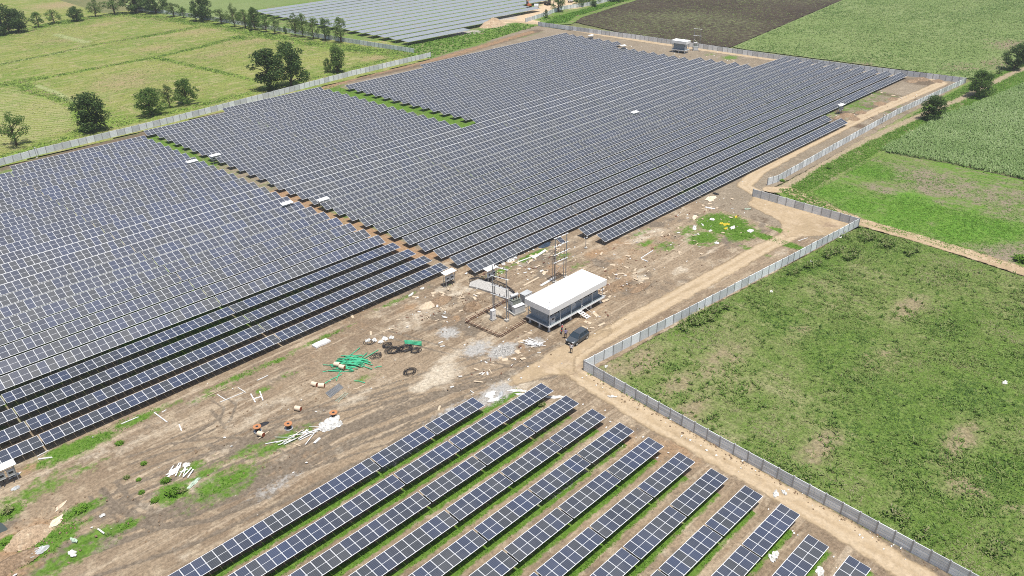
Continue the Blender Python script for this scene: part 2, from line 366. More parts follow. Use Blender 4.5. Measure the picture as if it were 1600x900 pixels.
for _c in ([(270, 690), (320, 672), (352, 655), (360, 635), (340, 622)], [(200, 720), (260, 700), (330, 690), (400, 690), (450, 700)], [(840, 575), (760, 560), (690, 545), (600, 520)], [(900, 560), (860, 585), (780, 600), (690, 640), (600, 690)], [(150, 770), (180, 800), (240, 818), (320, 806), (420, 760), (520, 700)], [(880, 540), (800, 575), (720, 600), (640, 615), (520, 640), (420, 660)]):
    _tp += [side_(GL(_c), .75), side_(GL(_c), -.75)]
_md2 = m_dark
m_dark = mx(_md2, lambda x, y: np.maximum.reduce([.85*np.clip(1.5-d_line(x, y, p)/.20, 0, 1) for p in _tp]))
site_masks = {'green': m_green, 'dark': m_dark, 'light': m_light, 'rust': m_rust, 'grey': m_grey}
def arr_edge(x, y): return np.minimum(sd_poly(x, y, P_site), np.maximum(y-96, x-131))
a_green = mx(lambda x, y: np.where((y > 83) & (y < 212) & (x < 240), fbm(x*.05, y*.12, 9)*.95, 0),
    lambda x, y: np.where(np.abs(x-shx(139.6, y)) < 4.2, np.clip((y-148)/4, 0, 1)*1.0, 0),
    lambda x, y: np.where(np.abs(x-shx(79.6, y)) < 2.0, np.where(y > 175, .72, .3), 0), m_green,
    blobs([(720, 72, 12, 5, 1.0), (690, 80, 8, 4, .9), (800, 60, 16, 2.0, .8), (1140, 90, 4, 3, .75), (1110, 85, 4, 3, .45), (560, 140, 6, 3, .9), (620, 105, 6, 1.5, .7), (520, 135, 5, 3, .8)]))
sheet('array_ground', -.0035, M_array, clipb(SB), 1.2, arr_edge, {'green': a_green, 'dark': mx(m_dark, lines([([(0, 262), (220, 212), (480, 140), (660, 100), (840, 48)], 2.6, .85)])),
      'rust': mx(m_rust, lambda x, y: np.where((np.abs(x-shx(79.6, y)) < 2.5) & (y < 150), .75, 0), lines([([(480, 146), (560, 120), (700, 88), (830, 50)], 2.4, .62)]))})

# site roads
RD_in = GL([(1560, 985), (1440, 905), (1310, 822), (1160, 735), (1030, 662), (945, 612), (893, 577), (893, 556), (925, 536), (1000, 494), (1110, 434), (1200, 384), (1275, 350), (1283, 338), (1245, 326), (1190, 306), (1163, 290), (1185, 268), (1250, 232), (1350, 182), (1430, 148), (1472, 130), (1455, 122), (1350, 108), (1200, 92), (1050, 71), (950, 56), (880, 44), (835, 36), (780, 32)])
RD_w = GL([(893, 566), (820, 590), (700, 635), (560, 695), (400, 765), (250, 830), (60, 905)])
def road_edge(x, y): return np.maximum(1.95-d_line(x, y, RD_in), .9-d_line(x, y, GL([(893, 566), (850, 580), (800, 600)])))
RUT = [side(RD_in, .85), side(RD_in, -.85)]
sheet('access_road', .006, M_road, clipb(bbox_of(RD_in, 4)), .7, road_edge, {'rut': lambda x, y: np.clip(1.3-np.minimum(d_line(x, y, RUT[0]), d_line(x, y, RUT[1]))/.55, 0, 1), 'dark': mx(blobs([(1300, 350, 4, 4, .45), (900, 580, 3, 2, .45)]))})
# junction apron east of the turn
P_apr = GL([(1180, 300), (1340, 350), (1310, 368), (1225, 372), (1215, 345), (1165, 320)])
sheet('road_apron', .010, M_road, bbox_of(P_apr), .7, lambda x, y: sd_poly(x, y, P_apr), {'rut': lambda x, y: x*0, 'dark': blobs([(1300, 352, 3, 3, .5)])})
P_apr2 = GL([(868, 540), (930, 520), (955, 505), (965, 520), (905, 560), (905, 590), (860, 590), (800, 610), (790, 590)])
sheet('yard_apron', .010, M_road, bbox_of(P_apr2), .6, lambda x, y: sd_poly(x, y, P_apr2)-.3, {'rut': lambda x, y: x*0+.2, 'dark': lambda x, y: x*0+.25})

def relief(x, y):
    """ruts, ridges and clods of the trodden soil; flat where a road sheet lies on it and towards the borders"""
    flat = np.clip(-road_edge(x, y)/1.5-.25, 0, 1)*np.clip(-sd_poly(x, y, P_apr)/1.0-.2, 0, 1)*np.clip(-sd_poly(x, y, P_apr2)/1.0-.2, 0, 1)
    flat *= np.clip((sd_poly(x, y, P_site)-1.5)/2, 0, 1)*np.clip((95-y)/2, 0, 1)*np.clip((130-x)/2, 0, 1)
    h = .16*(fbm(x*.25, y*.6, 61, 5)-.5)+.10*(fbm(x*.12, y*1.1, 62, 4)-.5)+.05*(vnoise(x*1.7, y*1.9, 63)-.5)
    d = _md(x, y); h = h-.05*np.clip(m_dark(x, y)-.6, 0, 1)*2-.09*np.clip(d, 0, 1)+.05*np.clip(1-np.abs(d-.25)/.25, 0, 1)
    return np.clip(h, -.16, .16)*flat
sheet('bare_ground', 0.0, M_soil, near_box, .25, lambda x, y: np.minimum(sd_poly(x, y, P_site), np.minimum(100-y, 135-x)), site_masks, zfn=relief)
# ------------------------------------------------------------------ fields around the site
P_left = GL([(-200, 320), (0, 256), (330, 176), (662, 92), (600, 66), (500, 64), (350, 38), (250, 24), (190, 18), (100, 30), (0, 52), (-300, 100)])
BUND = [([(-60, 114), (0, 101), (75, 86), (139, 72), (206, 60), (300, 43), (340, 36)], 1.3, 1.0), ([(-60, 150), (0, 135), (34, 129), (112, 114), (174, 102), (240, 90), (300, 77), (365, 60)], 1.6, 1.1),
        ([(240, 90), (262, 94), (300, 103), (345, 113), (400, 126)], 1.4, 1.1), ([(34, 129), (47, 142), (82, 151), (124, 166), (128, 190)], 2.2, 1.1), ([(0, 132), (30, 128), (60, 122)], 3.0, 1.0),
        ([(-40, 62), (0, 56), (60, 42), (120, 31), (190, 22), (260, 29), (350, 42), (420, 56), (500, 69), (600, 82), (650, 88)], 4.2, 1.15), ([(-60, 268), (0, 246), (120, 212), (250, 180), (380, 148), (520, 115), (640, 84)], 1.8, .8),
        ([(208, 60), (250, 53), (300, 44)], 2.5, 1.1), ([(370, 58), (385, 60)], 3, 1.1), ([(180, 190), (130, 205)], 4, .9)]
bund_f = lines(BUND)
sheet('left_field', .002, M_left, clipb(bbox_of(P_left, 3), -140, 300, 150, 520), 1.3, lambda x, y: sd_poly(x, y, P_left), {'green': bund_f,
      'pink': blobs([(190, 130, 12, 10, .58), (200, 120, 12, 8, .52), (320, 48, 20, 6, .55), (400, 64, 18, 6, .55), (160, 38, 10, 4, .6), (240, 76, 10, 5, .55), (340, 85, 12, 6, .5), (100, 62, 10, 5, .5), (590, 90, 8, 4, .7)]),
      'pale': lines([([(88, 54), (110, 60), (135, 66)], 1.6, 1.1), ([(58, 134), (80, 142), (118, 160)], 1.0, 1.0), ([(0, 101), (75, 86), (139, 72)], 1.0, .75)]),
      'stripe': lambda x, y: np.clip(sd_poly(x, y, GL([(-60, 160), (30, 134), (128, 168), (124, 205), (0, 238), (-80, 255)]))/3, 0, 1)})
# land beyond the left field
P_tl = GL([(-400, 98), (0, 50), (70, 36), (150, 22), (190, 14), (170, 2), (120, -12), (-100, -20), (-500, -20)])
sheet('yellow_field', -.012, M_left, (-260, 140, 400, 760), 4.0, lambda x, y: sd_poly(x, y, P_tl), {'green': bund_f, 'pink': blobs([(95, 8, 14, 12, .8)]), 'pale': lambda x, y: x*0, 'stripe': lambda x, y: x*0})
P_f2 = GL([(640, 84), (500, 60), (395, 42), (330, 32), (385, 16), (560, -8), (700, -40), (1000, -40), (990, -4), (900, 22), (845, 34), (838, 42), (800, 52), (670, 92)])
sheet('far_farm_ground', -.004, M_farm2, clipb(bbox_of(P_f2, 3), 80, 520, 200, 640), 2.2, lambda x, y: sd_poly(x, y, P_f2)+1.0,
      {'grey': blobs([(795, 28, 10, 6, 1.0), (770, 40, 8, 5, .8), (725, 52, 8, 4, .9), (835, 18, 8, 6, .6)]), 'road': mx(lines([([(780, 34), (815, 32), (845, 36)], 4, 1.1), ([(815, 32), (840, 18), (870, 4), (890, -10)], 4.5, .9)]), blobs([(880, 6, 12, 14, .8)]))})
P_gf = GL([(250, 26), (330, 32), (385, 16), (560, -8), (700, -40), (200, -40), (195, 10)])
sheet('pale_crop_field', -.010, M_crop, clipb(bbox_of(P_gf, 3), 40, 420, 300, 700), 4, lambda x, y: sd_poly(x, y, P_gf), {'bare': lambda x, y: x*0})
P_pl = GL([(888, 32), (905, 22), (985, -4), (1100, -40), (1330, -40), (1325, -4), (1142, 74), (1010, 60)])
sheet('ploughed_field', -.006, M_plough, clipb(bbox_of(P_pl, 3), 230, 560, 150, 640), 2.0, lambda x, y: sd_poly(x, y, P_pl),
      {'green': lambda x, y: .15+.75*np.clip(fbm(x*.02, y*.02, 3)-.2, 0, 1)*.9})
P_ve = GL([(845, 38), (870, 26), (985, -6), (1010, -14), (985, 0), (900, 26), (885, 36)])
sheet('verge', -.002, M_farm2, clipb(bbox_of(P_ve, 6), 230, 560, 150, 640), 1.5, lambda x, y: sd_poly(x, y, P_ve)+3.0, {'grey': lambda x, y: x*0, 'road': lambda x, y: x*0})
P_bc = GL([(1142, 74), (1325, -4), (1400, -40), (1900, -40), (1900, 20), (1600, 96), (1545, 122), (1512, 122)])
sheet('crop_field', -.008, M_crop, clipb(bbox_of(P_bc, 3), 120, 620, 60, 420), 2.5, lambda x, y: sd_poly(x, y, P_bc), {'bare': blobs([(1580, 70, 12, 8, .8), (1500, 105, 8, 6, .6), (1560, 100, 10, 6, .7), (1350, 100, 10, 4, .5)])})
P_gr = GL([(1215, 300), (1260, 276), (1372, 238), (1480, 255), (1600, 282), (1900, 340), (1900, 520), (1600, 425), (1345, 350)])
sheet('green_field', -.004, M_green, bbox_of(P_gr, 3), .9, lambda x, y: sd_poly(x, y, P_gr)+.8, {'bare': blobs([(1440, 275, 8, 10, .62), (1520, 300, 12, 9, .58), (1570, 310, 10, 8, .6), (1560, 400, 10, 4, .8), (1400, 300, 4, 8, .6), (1580, 340, 8, 8, .5), (1460, 290, 10, 8, .65)]),
      'green': blobs([(1430, 330, 6, 5, 1.0), (1400, 350, 6, 4, .8), (1500, 355, 9, 4, 1.1), (1560, 360, 8, 4, .9), (1300, 300, 6, 6, .8), (1350, 265, 5, 8, .8), (1340, 320, 8, 5, .7), (1420, 310, 5, 4, .9)])})
P_ca = GL([(1371, 236), (1420, 208), (1480, 178), (1560, 148), (1600, 130), (1800, 60), (2000, 120), (2000, 370), (1600, 281), (1480, 255)])
sheet('cane_ground', -.002, M_cane, clipb(bbox_of(P_ca, 3), 90, 420, -20, 320), 2.0, lambda x, y: sd_poly(x, y, P_ca)+.3)
# grassy strip and track outside the east fence
P_st = GL([(1215, 296), (1505, 134), (1550, 116), (1700, 60), (1760, 70), (1600, 138), (1480, 184), (1372, 240), (1262, 300), (1345, 352), (1338, 348), (1240, 318)])
m_st = {'grey': lambda x, y: x*0, 'road': lines([([(1225, 292), (1270, 262), (1340, 225), (1420, 188), (1500, 155), (1580, 115), (1660, 85)], 1.3, .8)])}
sheet('track_verge', -.001, M_verge, clipb(bbox_of(P_st, 3), 40, 460, 20, 320), .8, lambda x, y: sd_poly(x, y, P_st)+1.0, m_st)
TR = GL([(1205, 296), (1232, 296), (1262, 312), (1345, 347), (1440, 374), (1520, 398), (1600, 424), (1800, 490)])
sheet('farm_track', .008, M_track, bbox_of(TR, 3), .6, lambda x, y: 2.0-d_line(x, y, TR), {'green': lambda x, y: np.clip(.42-d_line(x, y, TR)*.9, 0, 1)})
P_we = GL([(913, 584), (1342, 354), (1440, 380), (1600, 432), (1900, 525), (2000, 1300), (1560, 935)])
m_wg = mx(lambda x, y: fbm(x*.05, y*.05, 21)*.95, blobs([(1100, 490, 5, 2.5, 1.2), (1070, 510, 4, 2, 1.1), (1300, 400, 10, 4, 1.0), (1380, 375, 6, 3, 1.1), (1240, 430, 8, 3, .9), (1560, 760, 10, 6, 1.0), (1480, 820, 8, 4, .95), (1500, 500, 12, 6, .75), (1590, 560, 10, 10, .8), (1180, 640, 6, 4, .6)]))
m_wb = mx(blobs([(1000, 565, 6, 3, .8), (960, 575, 4, 2, .8), (1420, 480, 6, 2, .8), (1280, 700, 5, 2, .8), (1130, 560, 8, 3, .62), (1250, 520, 6, 2, .5), (1380, 560, 8, 3, .5), (1080, 640, 5, 2, .75), (1500, 690, 6, 2, .7), (1060, 600, 5, 2, .7)]), lambda x, y: np.clip((.34-fbm(x*.07+5, y*.07, 33))*4, 0, .7))
sheet('weedy_field', -.005, M_weed, clipb(bbox_of(P_we, 3), 0, 190, -40, 190), .7, lambda x, y: sd_poly(x, y, P_we), {'green': m_wg, 'bare': m_wb})
# ================================================================== solar tables
def cell_mat(name='solar_cells', pale=0.0, ca=(.021, .026, .035), cb=(.025, .035, .062)):
    g = MG(name)
    uv = g.n('UVMap', {'uv_map': 'UVMap'}).outputs[0]; sp = g.n('SeparateXYZ', None, Vector=uv)
    oi = g.n('ObjectInfo').outputs['Random']
    wn = g.n('TexWhiteNoise', {'noise_dimensions': '2D'}, Vector=g.n('CombineXYZ', None, X=g.attr('mid'), Y=g.math('MULTIPLY', oi, 91.7)).outputs[0]).outputs[0]
    big = g.noise(.07, 4, .65)
    t = g.math('ADD', g.math('MULTIPLY', wn, .40), g.math('MULTIPLY', big, .85))
    c = g.mix(g.ss(t, .25, .95), ca, cb)
    c = g.mix(g.ss(wn, .72, .9), c, (.040, .045, .053))
    wn2 = g.n('TexWhiteNoise', {'noise_dimensions': '2D'}, Vector=g.n('CombineXYZ', None, X=g.math('MULTIPLY', oi, 57.3), Y=g.attr('mid')).outputs[0]).outputs[0]
    c = g.mix(g.ss(wn2, .75, .95), c, (.032, .037, .044))
    cx = g.math('FRACT', g.math('MULTIPLY', sp.outputs[0], 6.0))
    ln = g.math('LESS_THAN', g.math('ABSOLUTE', g.math('SUBTRACT', cx, .5)), .44)
    c = g.mix(ln, (.085, .095, .12), c)
    dust = g.ss(g.noise(.5, 4, .6), .35, .8, .0, .20)
    c = g.mix(dust, c, (.12, .12, .12))
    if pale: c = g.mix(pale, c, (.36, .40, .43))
    g.base(c, .50, .75); g.set(g.b.inputs['Coat Weight'], .0)
    return g.m
M_cell = cell_mat(); M_cell2 = cell_mat('sky_paled_cells', .58); M_cellb = cell_mat('blue_solar_cells', 0, (.022, .028, .044), (.027, .043, .098))  # far farm cells: grazing sky reflection painted in as a pale tone
M_frame = simple('aluminium_frame', (.66, .675, .695), .5, .4, 0.0, .03, 1.0)
M_frame2 = simple('far_toned_frame', (.40, .42, .43), .5, .4)  # far frames toned to match the sky reflection painted into their cells
M_back = simple('backsheet', (.40, .41, .43), .8, .2, 0, .05)
M_steel = simple('galvanised_steel', (.36, .37, .38), .5, .5, .35, .12, 2.0)
MW, ML, MP = 1.134, 2.278, 1.154          # module width, length, spacing
def uvq(me):                               # per-loop UV: quads store 0..1 across the module
    pass
def module_mesh(n, name, cm=None):
    """n modules side by side in the tilted plane, local origin in the middle of the row"""
    v = []; f = []; mi = []; uv = []; mid = []
    def quad(a, b, c, d, m, u=None, k=0):
        i = len(v); v.extend([a, b, c, d]); f.append((i, i+1, i+2, i+3)); mi.append(m); uv.extend(u or [(0, 0)]*4); mid.extend([k]*4)
    for i in range(n):
        cx = (i-(n-1)/2)*MP; x0, x1, y0, y1 = cx-MW/2, cx+MW/2, -ML/2, ML/2; zt, zb = .018, -.018
        quad((x0, y0, zt), (x1, y0, zt), (x1, y1, zt), (x0, y1, zt), 0)
        quad((x0, y1, zb), (x1, y1, zb), (x1, y0, zb), (x0, y0, zb), 1)
        quad((x0, y0, zb), (x1, y0, zb), (x1, y0, zt), (x0, y0, zt), 0); quad((x1, y1, zb), (x0, y1, zb), (x0, y1, zt), (x1, y1, zt), 0)
        quad((x0, y1, zb), (x0, y0, zb), (x0, y0, zt), (x0, y1, zt), 0); quad((x1, y0, zb), (x1, y1, zb), (x1, y1, zt), (x1, y0, zt), 0)
        for (ya, yb) in ((y0+.056, -.020), (.020, y1-.056)):
            xa, xb = x0+.032, x1-.032; zc = zt+.003
            quad((xa, ya, zc), (xb, ya, zc), (xb, yb, zc), (xa, yb, zc), 2, [(0, 0), (1, 0), (1, 1), (0, 1)], i+1)
    me = bpy.data.meshes.new(name); me.from_pydata(v, [], f)
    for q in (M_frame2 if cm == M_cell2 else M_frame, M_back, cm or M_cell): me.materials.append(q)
    me.polygons.foreach_set('material_index', mi)
    ul = me.uv_layers.new(name='UVMap'); ul.data.foreach_set('uv', np.array(uv, np.float32).ravel())
    at = me.attributes.new('mid', 'FLOAT', 'POINT'); at.data.foreach_set('value', np.array(mid, np.float32))
    me.update(); return me
MOD1 = module_mesh(1, 'solar_module'); MODB = module_mesh(1, 'solar_module', M_cellb); FIELD = {}
SUP = {}
def leg_mesh(tilt, zc):
    key = ('leg', round(tilt, 3), round(zc, 2))
    if key not in SUP:
        b = MB().mat(M_steel); h = zc-.16
        b.box((0, 0, h/2), (.10, .06, h))
        mt = Euler((tilt, 0, 0)).to_matrix(); c = mt @ Vector((0, 0, -.11))
        b.box((c.x, c.y, zc+c.z), (.06, 1.9, .07), mt)
        for s in (-1, 1):
            e = mt @ Vector((.04, s*.75, -.14)); b.tube([(.04, 0, h*.45), (e.x, e.y, zc+e.z)], .025, 4)
        SUP[key] = b.mesh('leg')
    return SUP[key]
def purlin_mesh(L):
    key = ('pur', round(L, 2))
    if key not in SUP: SUP[key] = MB().mat(M_steel).box((0, 0, 0), (L, .06, .05)).mesh('purlin')
    return SUP[key]
def frame_mesh(n, tilt, zc):
    key = ('frm', n, round(tilt, 3))
    if key not in SUP:
        b = MB().mat(M_steel); L = n*MP; mt = Euler((tilt, 0, 0)).to_matrix()
        for yy in (-.55, .55):
            c = mt @ Vector((0, yy, -.05)); b.box((c.x, c.y, zc+c.z), (L, .06, .05), mt)
        k = max(2, int(L/3.4)+1)
        for i in range(k):
            x = -L/2+.6+(L-1.2)*i/(k-1); b.box((x, 0, (zc-.1)/2), (.10, .06, zc-.1))
            c = mt @ Vector((x, 0, -.11)); b.box((c.x, c.y, zc+c.z), (.06, 1.9, .07), mt)
        SUP[key] = b.mesh('support_frame')
    return SUP[key]
TABLES = []
trng = random.Random(4)
def table(x0, n, yc, zc, tilt, label, group, near=None):
    L = n*MP; xc = x0+L/2
    px = PX((xc, yc, zc)); dist = math.dist((xc, yc, zc), tuple(CAMP))
    lo = [PX((x0+L*i/6, yc, zc)) for i in range(7)]
    if not any(-70 < u < 1670 and -40 < v < 980 for u, v, k in lo): return None
    tilt = tilt+R(trng.uniform(-.35, .35)); zc = zc+trng.uniform(-.02, .02)
    t = empty('solar_table', (xc, yc, 0), trng.uniform(-.0006, .0006), label, 'solar panel', group)
    TABLES.append(t)
    tq = round(tilt*20)/20; blue = 'west of the cross gap' in label or 'dark blue' in label
    mt = Euler((tilt, 0, 0)).to_matrix()
    if dist < 168:
        for i in range(n):
            x = (i-(n-1)/2)*MP
            inst('solar_module', MODB if blue else MOD1, t, (x, 0, zc+trng.uniform(-.004, .004)), (tilt+trng.uniform(-.003, .003), trng.uniform(-.002, .002), 0))
        k = max(2, int(L/3.4)+1); lm = leg_mesh(tq, zc if False else round(zc, 1))
        for i in range(k): inst('leg', lm, t, (-L/2+.6+(L-1.2)*i/(k-1), 0, 0))
        for yy in (-.55, .55):
            c = mt @ Vector((0, yy, -.05)); inst('purlin', purlin_mesh(L), t, (c.x, c.y, zc+c.z), (tilt, 0, 0))
    else:
        if (blue, n) not in FIELD: FIELD[blue, n] = module_mesh(n, 'module_row', M_cellb if blue else None)
        o = inst('module_row', FIELD[blue, n], t, (0, 0, zc), (tilt, 0, 0)); o['kind'] = 'stuff'
        o = inst('support_frame', frame_mesh(n, tq, 1.15), t, (0, 0, zc-1.15)); o['kind'] = 'stuff'
    return t
ORD = ['first', 'second', 'third', 'fourth', 'fifth', 'sixth', 'seventh', 'eighth', 'ninth', 'tenth', 'eleventh', 'twelfth', 'thirteenth', 'fourteenth', 'fifteenth', 'sixteenth', 'seventeenth', 'eighteenth', 'nineteenth', 'twentieth', 'twenty-first', 'twenty-second', 'twenty-third', 'twenty-fourth', 'twenty-fifth', 'twenty-sixth', 'twenty-seventh', 'twenty-eighth', 'twenty-ninth', 'thirtieth', 'thirty-first', 'thirty-second']
GAP = .17
def fill(e0, e1, yc, zc, tilt, label, group, frm='w', sizes=28):
    """a run of tables between two ends of one row"""
    i = 0
    if frm == 'w':
        x = e0
        while x < e1-1.5*MP:
            n = min(sizes, int((e1-x)/MP+.3)); i += 1
            table(shx(x, yc), n, yc, zc, tilt, label % ORD[i-1], group); x += n*MP+GAP
    else:
        x = e1
        while x > e0+1.5*MP:
            n = min(sizes, int((x-e0)/MP+.3)); i += 1
            table(shx(x, yc)-n*MP, n, yc, zc, tilt, label % ORD[i-1], group); x -= n*MP+GAP
TM, ZM = R(21.47), 1.18
for k in range(32):
    yc = Y0+PM*k-1.06; o = ORD[k]
    # west block: tables that end at the narrow cross gap
    if 3 <= k <= 29:
        flat = k <= 6
        w0 = 46.9 if k == 29 else (-18.5 if k <= 9 else 14.0 if k < 26 else 14.0)
        lab = ('nearly flat solar table, %%s west of the cross gap, %s row from the bare strip' % ORD[k-3]) if flat else ('blue solar table, %%s west of the cross gap, %s row from the bare strip' % ORD[k-3])
        fill(w0, 78.5, yc, ZM, R(5.2) if flat else TM, lab, 'solar tables of %s row, west block' % ORD[k-3], 'e')
    if k <= 1: fill(105.0, 205.9, yc, ZM, TM, 'solar table, %%s from the west end of the %s row beside the debris yard' % ('outermost' if k == 0 else 'second outermost'), 'tables of %s short row' % ORD[k])
    elif k <= 16:
        e1 = 267.3 if k == 2 else 266.3-.16*(k-3) if k <= 11 else 246.6-.25*(k-12)
        fill(80.6, e1, yc, ZM, TM, 'grey solar table, %%s east of the cross gap, %s row behind the control building' % ORD[k-2], 'tables of %s row, east block' % ORD[k-2])
    else:
        if k == 31: fill(104.6, 136.6, yc, ZM, TM, 'solar table, %s in the rear row along the fence before the grassy gap', 'rear row tables west of grassy gap', 'e')
        else: fill(80.6 if k < 30 else 79.4, 136.9, yc, ZM, TM, 'solar table, %%s west of the grassy gap, %s row behind the control building' % ORD[k-2], 'tables of %s row, middle block' % ORD[k-2], 'e')
        e1 = 242.3 if k <= 24 else 249.6
        fill(142.4 if k < 31 else 175.6, e1, yc, ZM, TM, 'small solar table, %%s beyond the grassy gap, %s row behind the control building' % ORD[k-2], 'tables of %s row, far block' % ORD[k-2])
# near block south of the bare strip: three short tables, then long ones
TF, ZF = R(3.4), 1.31
for k in range(13):
    yc = FY0-FPM*k-1.136; tip = 62.55 if k < 10 else 60.2
    x = tip; o = ORD[k]; end = -6-k*0
    for j, n in enumerate((7, 7, 7, 28, 28)):
        if j == 0 and k == 0: x -= 7*MP+.2; continue
        if x-n*MP > -70:
            lab = ('short dark blue solar table at the road end of the %s low row' % o if (j == 0 or (k == 0 and j == 1)) else
                   'short dark blue solar table, %s from the road in the %s low row' % (ORD[j-(1 if k == 0 else 0)], o) if n == 7 else 'long dark blue solar table, %s in the %s low row' % ('nearer the road' if j == 3 else 'farther from the road', o))
            table(shx(x, yc)-n*MP, n, yc, ZF, TF, lab, 'low row tables south of the bare strip')
        x -= n*MP+.2
# second solar farm far behind: one long table to a row
def far_row(i):
    y = 247+i*6.8; e0 = 198.5; e1 = 231 if i == 0 else 256 if i < 2 else 288 if i < 4 else 312
    n = int((e1-e0)/MP); xc = shx(e0, y)+n*MP/2
    t = empty('solar_table', (xc, y, 0), 0, 'pale solar row of the farm beyond the wall, %s from the grassy verge' % ORD[i], 'solar panel', 'rows of the far solar farm')
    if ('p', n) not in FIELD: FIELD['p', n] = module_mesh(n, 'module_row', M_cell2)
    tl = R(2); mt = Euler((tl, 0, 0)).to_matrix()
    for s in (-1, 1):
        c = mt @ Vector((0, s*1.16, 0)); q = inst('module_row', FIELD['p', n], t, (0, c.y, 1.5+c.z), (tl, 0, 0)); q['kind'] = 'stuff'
    b = MB().mat(M_steel)
    for q in range(0, n, 6):
        for yy, h in ((-1.2, 1.35), (1.2, 1.55)): b.box(((q-n/2)*MP+.5, yy, h/2), (.1, .08, h))
    b.build('support_frame', t)['kind'] = 'stuff'
for i in range(16): far_row(i)

# ================================================================== precast fences
def conc_mat():
    g = MG('precast_concrete'); c = g.mix(g.ss(g.noise(.8, 5, .65), .3, .7), (.68, .71, .73), (.76, .785, .80))
    oi = g.n('ObjectInfo').outputs['Random']; c = g.val(c, g.ss(oi, 0, 1, .78, 1.10))
    c = g.mix(g.ss(g.noise(2.0, 5, .7, (1, 1, .25)), .58, .78, 0, .55), c, (.36, .35, .33))
    g.base(c, .9, .15); g.bump(g.noise(25, 4, .7), .25, .02); return g.m
M_conc = conc_mat()
M_conc2 = simple('concrete_post', (.36, .365, .37), .9, .15, 0, .15, 2.0)  # posts darker than panels: shade of the gap put into their colour
FH_ = 1.66; NPL = 5
def plank_mesh(L):
    b = MB().mat(M_conc); h = FH_/NPL
    z0, z1, t = .014, h-.014, .036
    b.loft([[(-L/2, -t*.5, z0), (-L/2, -t, z0+.025), (-L/2, -t, z1-.025), (-L/2, -t*.5, z1), (-L/2, t*.5, z1), (-L/2, t, z1-.025), (-L/2, t, z0+.025), (-L/2, t*.5, z0)],
            [(L/2, -t*.5, z0), (L/2, -t, z0+.025), (L/2, -t, z1-.025), (L/2, -t*.5, z1), (L/2, t*.5, z1), (L/2, t, z1-.025), (L/2, t, z0+.025), (L/2, t*.5, z0)]])
    return b.mesh('plank')
def panel_mesh(L):
    b = MB().mat(M_conc); h = FH_/NPL
    for i in range(NPL): b.box((0, 0, h*(i+.5)), (L, .075, h-.03))
    b.box((0, 0, FH_/2), (L, .04, FH_-.06)); return b.mesh('panel')
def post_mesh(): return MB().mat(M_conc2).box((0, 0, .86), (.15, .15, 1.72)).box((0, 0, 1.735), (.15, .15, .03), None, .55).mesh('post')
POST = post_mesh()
def fence(px, label, planks=False, base_z=0.0, jit=.012, pts=None):
    pts = pts or [G(u, v) for u, v in px]
    root = empty('precast_fence', pts[0], 0, label, 'fence', None); o = pts[0]; rng = random.Random(len(label))
    for a, b in zip(pts[:-1], pts[1:]):
        d = b-a; L = d.length; n = max(1, round(L/1.915)); bay = L/n; ang = math.atan2(d.y, d.x); me = plank_mesh(bay-.13) if planks else panel_mesh(bay-.13)
        for i in range(n+1):
            p = a+d*(i/n)-o
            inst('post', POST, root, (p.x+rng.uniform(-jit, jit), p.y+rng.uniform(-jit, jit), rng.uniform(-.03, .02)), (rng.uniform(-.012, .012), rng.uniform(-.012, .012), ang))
            if i == n: break
            c = a+d*((i+.5)/n)-o; dz = rng.uniform(-.03, .015)
            if planks:
                for j in range(NPL): inst('plank', me, root, (c.x, c.y, dz+FH_/NPL*j), (rng.uniform(-.004, .004), rng.uniform(-.004, .004), ang))
            else: inst('panel', me, root, (c.x, c.y, dz), (rng.uniform(-.02, .02), rng.uniform(-.004, .004), ang))
    return root
fence([(912.2, 578.5), (1124, 698.8), (1367.6, 833), (1640, 983)], 'grey precast plank fence between the dirt road and the weedy field', True)
fence([(1340, 354), (1230, 413), (1100, 481), (913.2, 577.8)], 'grey precast fence from the road bend to the corner by the car')
fence([(1175.7, 306.7), (1341, 353.4)], 'short grey precast fence in front of the farm track')
fence([(1198.5, 289.6), (1215, 284.5), (1300, 236), (1400, 180), (1505, 131)], 'grey precast fence along the east road below the two trees')
fence([(841, 40.5), (1000, 62.2), (1200, 91), (1350, 111), (1508, 130)], 'long grey precast fence behind the array below the ploughed field')
fence([(-60, 276), (60, 242.5), (230, 201.5), (420, 153), (550, 118.5), (673, 89)], 'long grey precast fence between the array and the stubble field')
fence([(200, 14), (300, 27), (420, 46), (540, 66), (647, 83)], 'precast fence behind the row of trees by the far solar farm')
fence([(821, 35), (849, 26), (877, 15.5), (927, 8), (985, -7)], 'precast fence beside the grassy verge near the parked vehicles')
# ================================================================== vegetation
def leaf_mat(name, ramp, trans=.25, rough=.6):
    g = MG(name); t = g.attr('tint')
    r = g.n('ValToRGB', None, Fac=t); cr = r.color_ramp
    cr.elements[0].position = 0; cr.elements[0].color = (*ramp[0], 1); cr.elements[1].position = 1; cr.elements[1].color = (*ramp[-1], 1)
    for i, c in enumerate(ramp[1:-1]):
        e = cr.elements.new((i+1)/(len(ramp)-1)); e.color = (*c, 1)
    oi = g.n('ObjectInfo').outputs['Random']
    col = g.val(r.outputs[0], g.ss(oi, 0, 1, .88, 1.14))
    g.base(col, rough, .25)
    tr = g.n('BsdfTranslucent', None, Color=g.val(col, 1.3))
    mxs = g.n('MixShader', None, i0=trans, i1=g.b.outputs[0], i2=tr.outputs[0])
    g.t.links.new(mxs.outputs[0], g.out.inputs[0]); return g.m
M_grass = leaf_mat('grass_blades', [(.065, .125, .018), (.110, .185, .030), (.165, .225, .050), (.225, .235, .085), (.32, .28, .15)])
M_lush = leaf_mat('lush_grass', [(.060, .150, .012), (.095, .205, .018), (.140, .255, .030)])
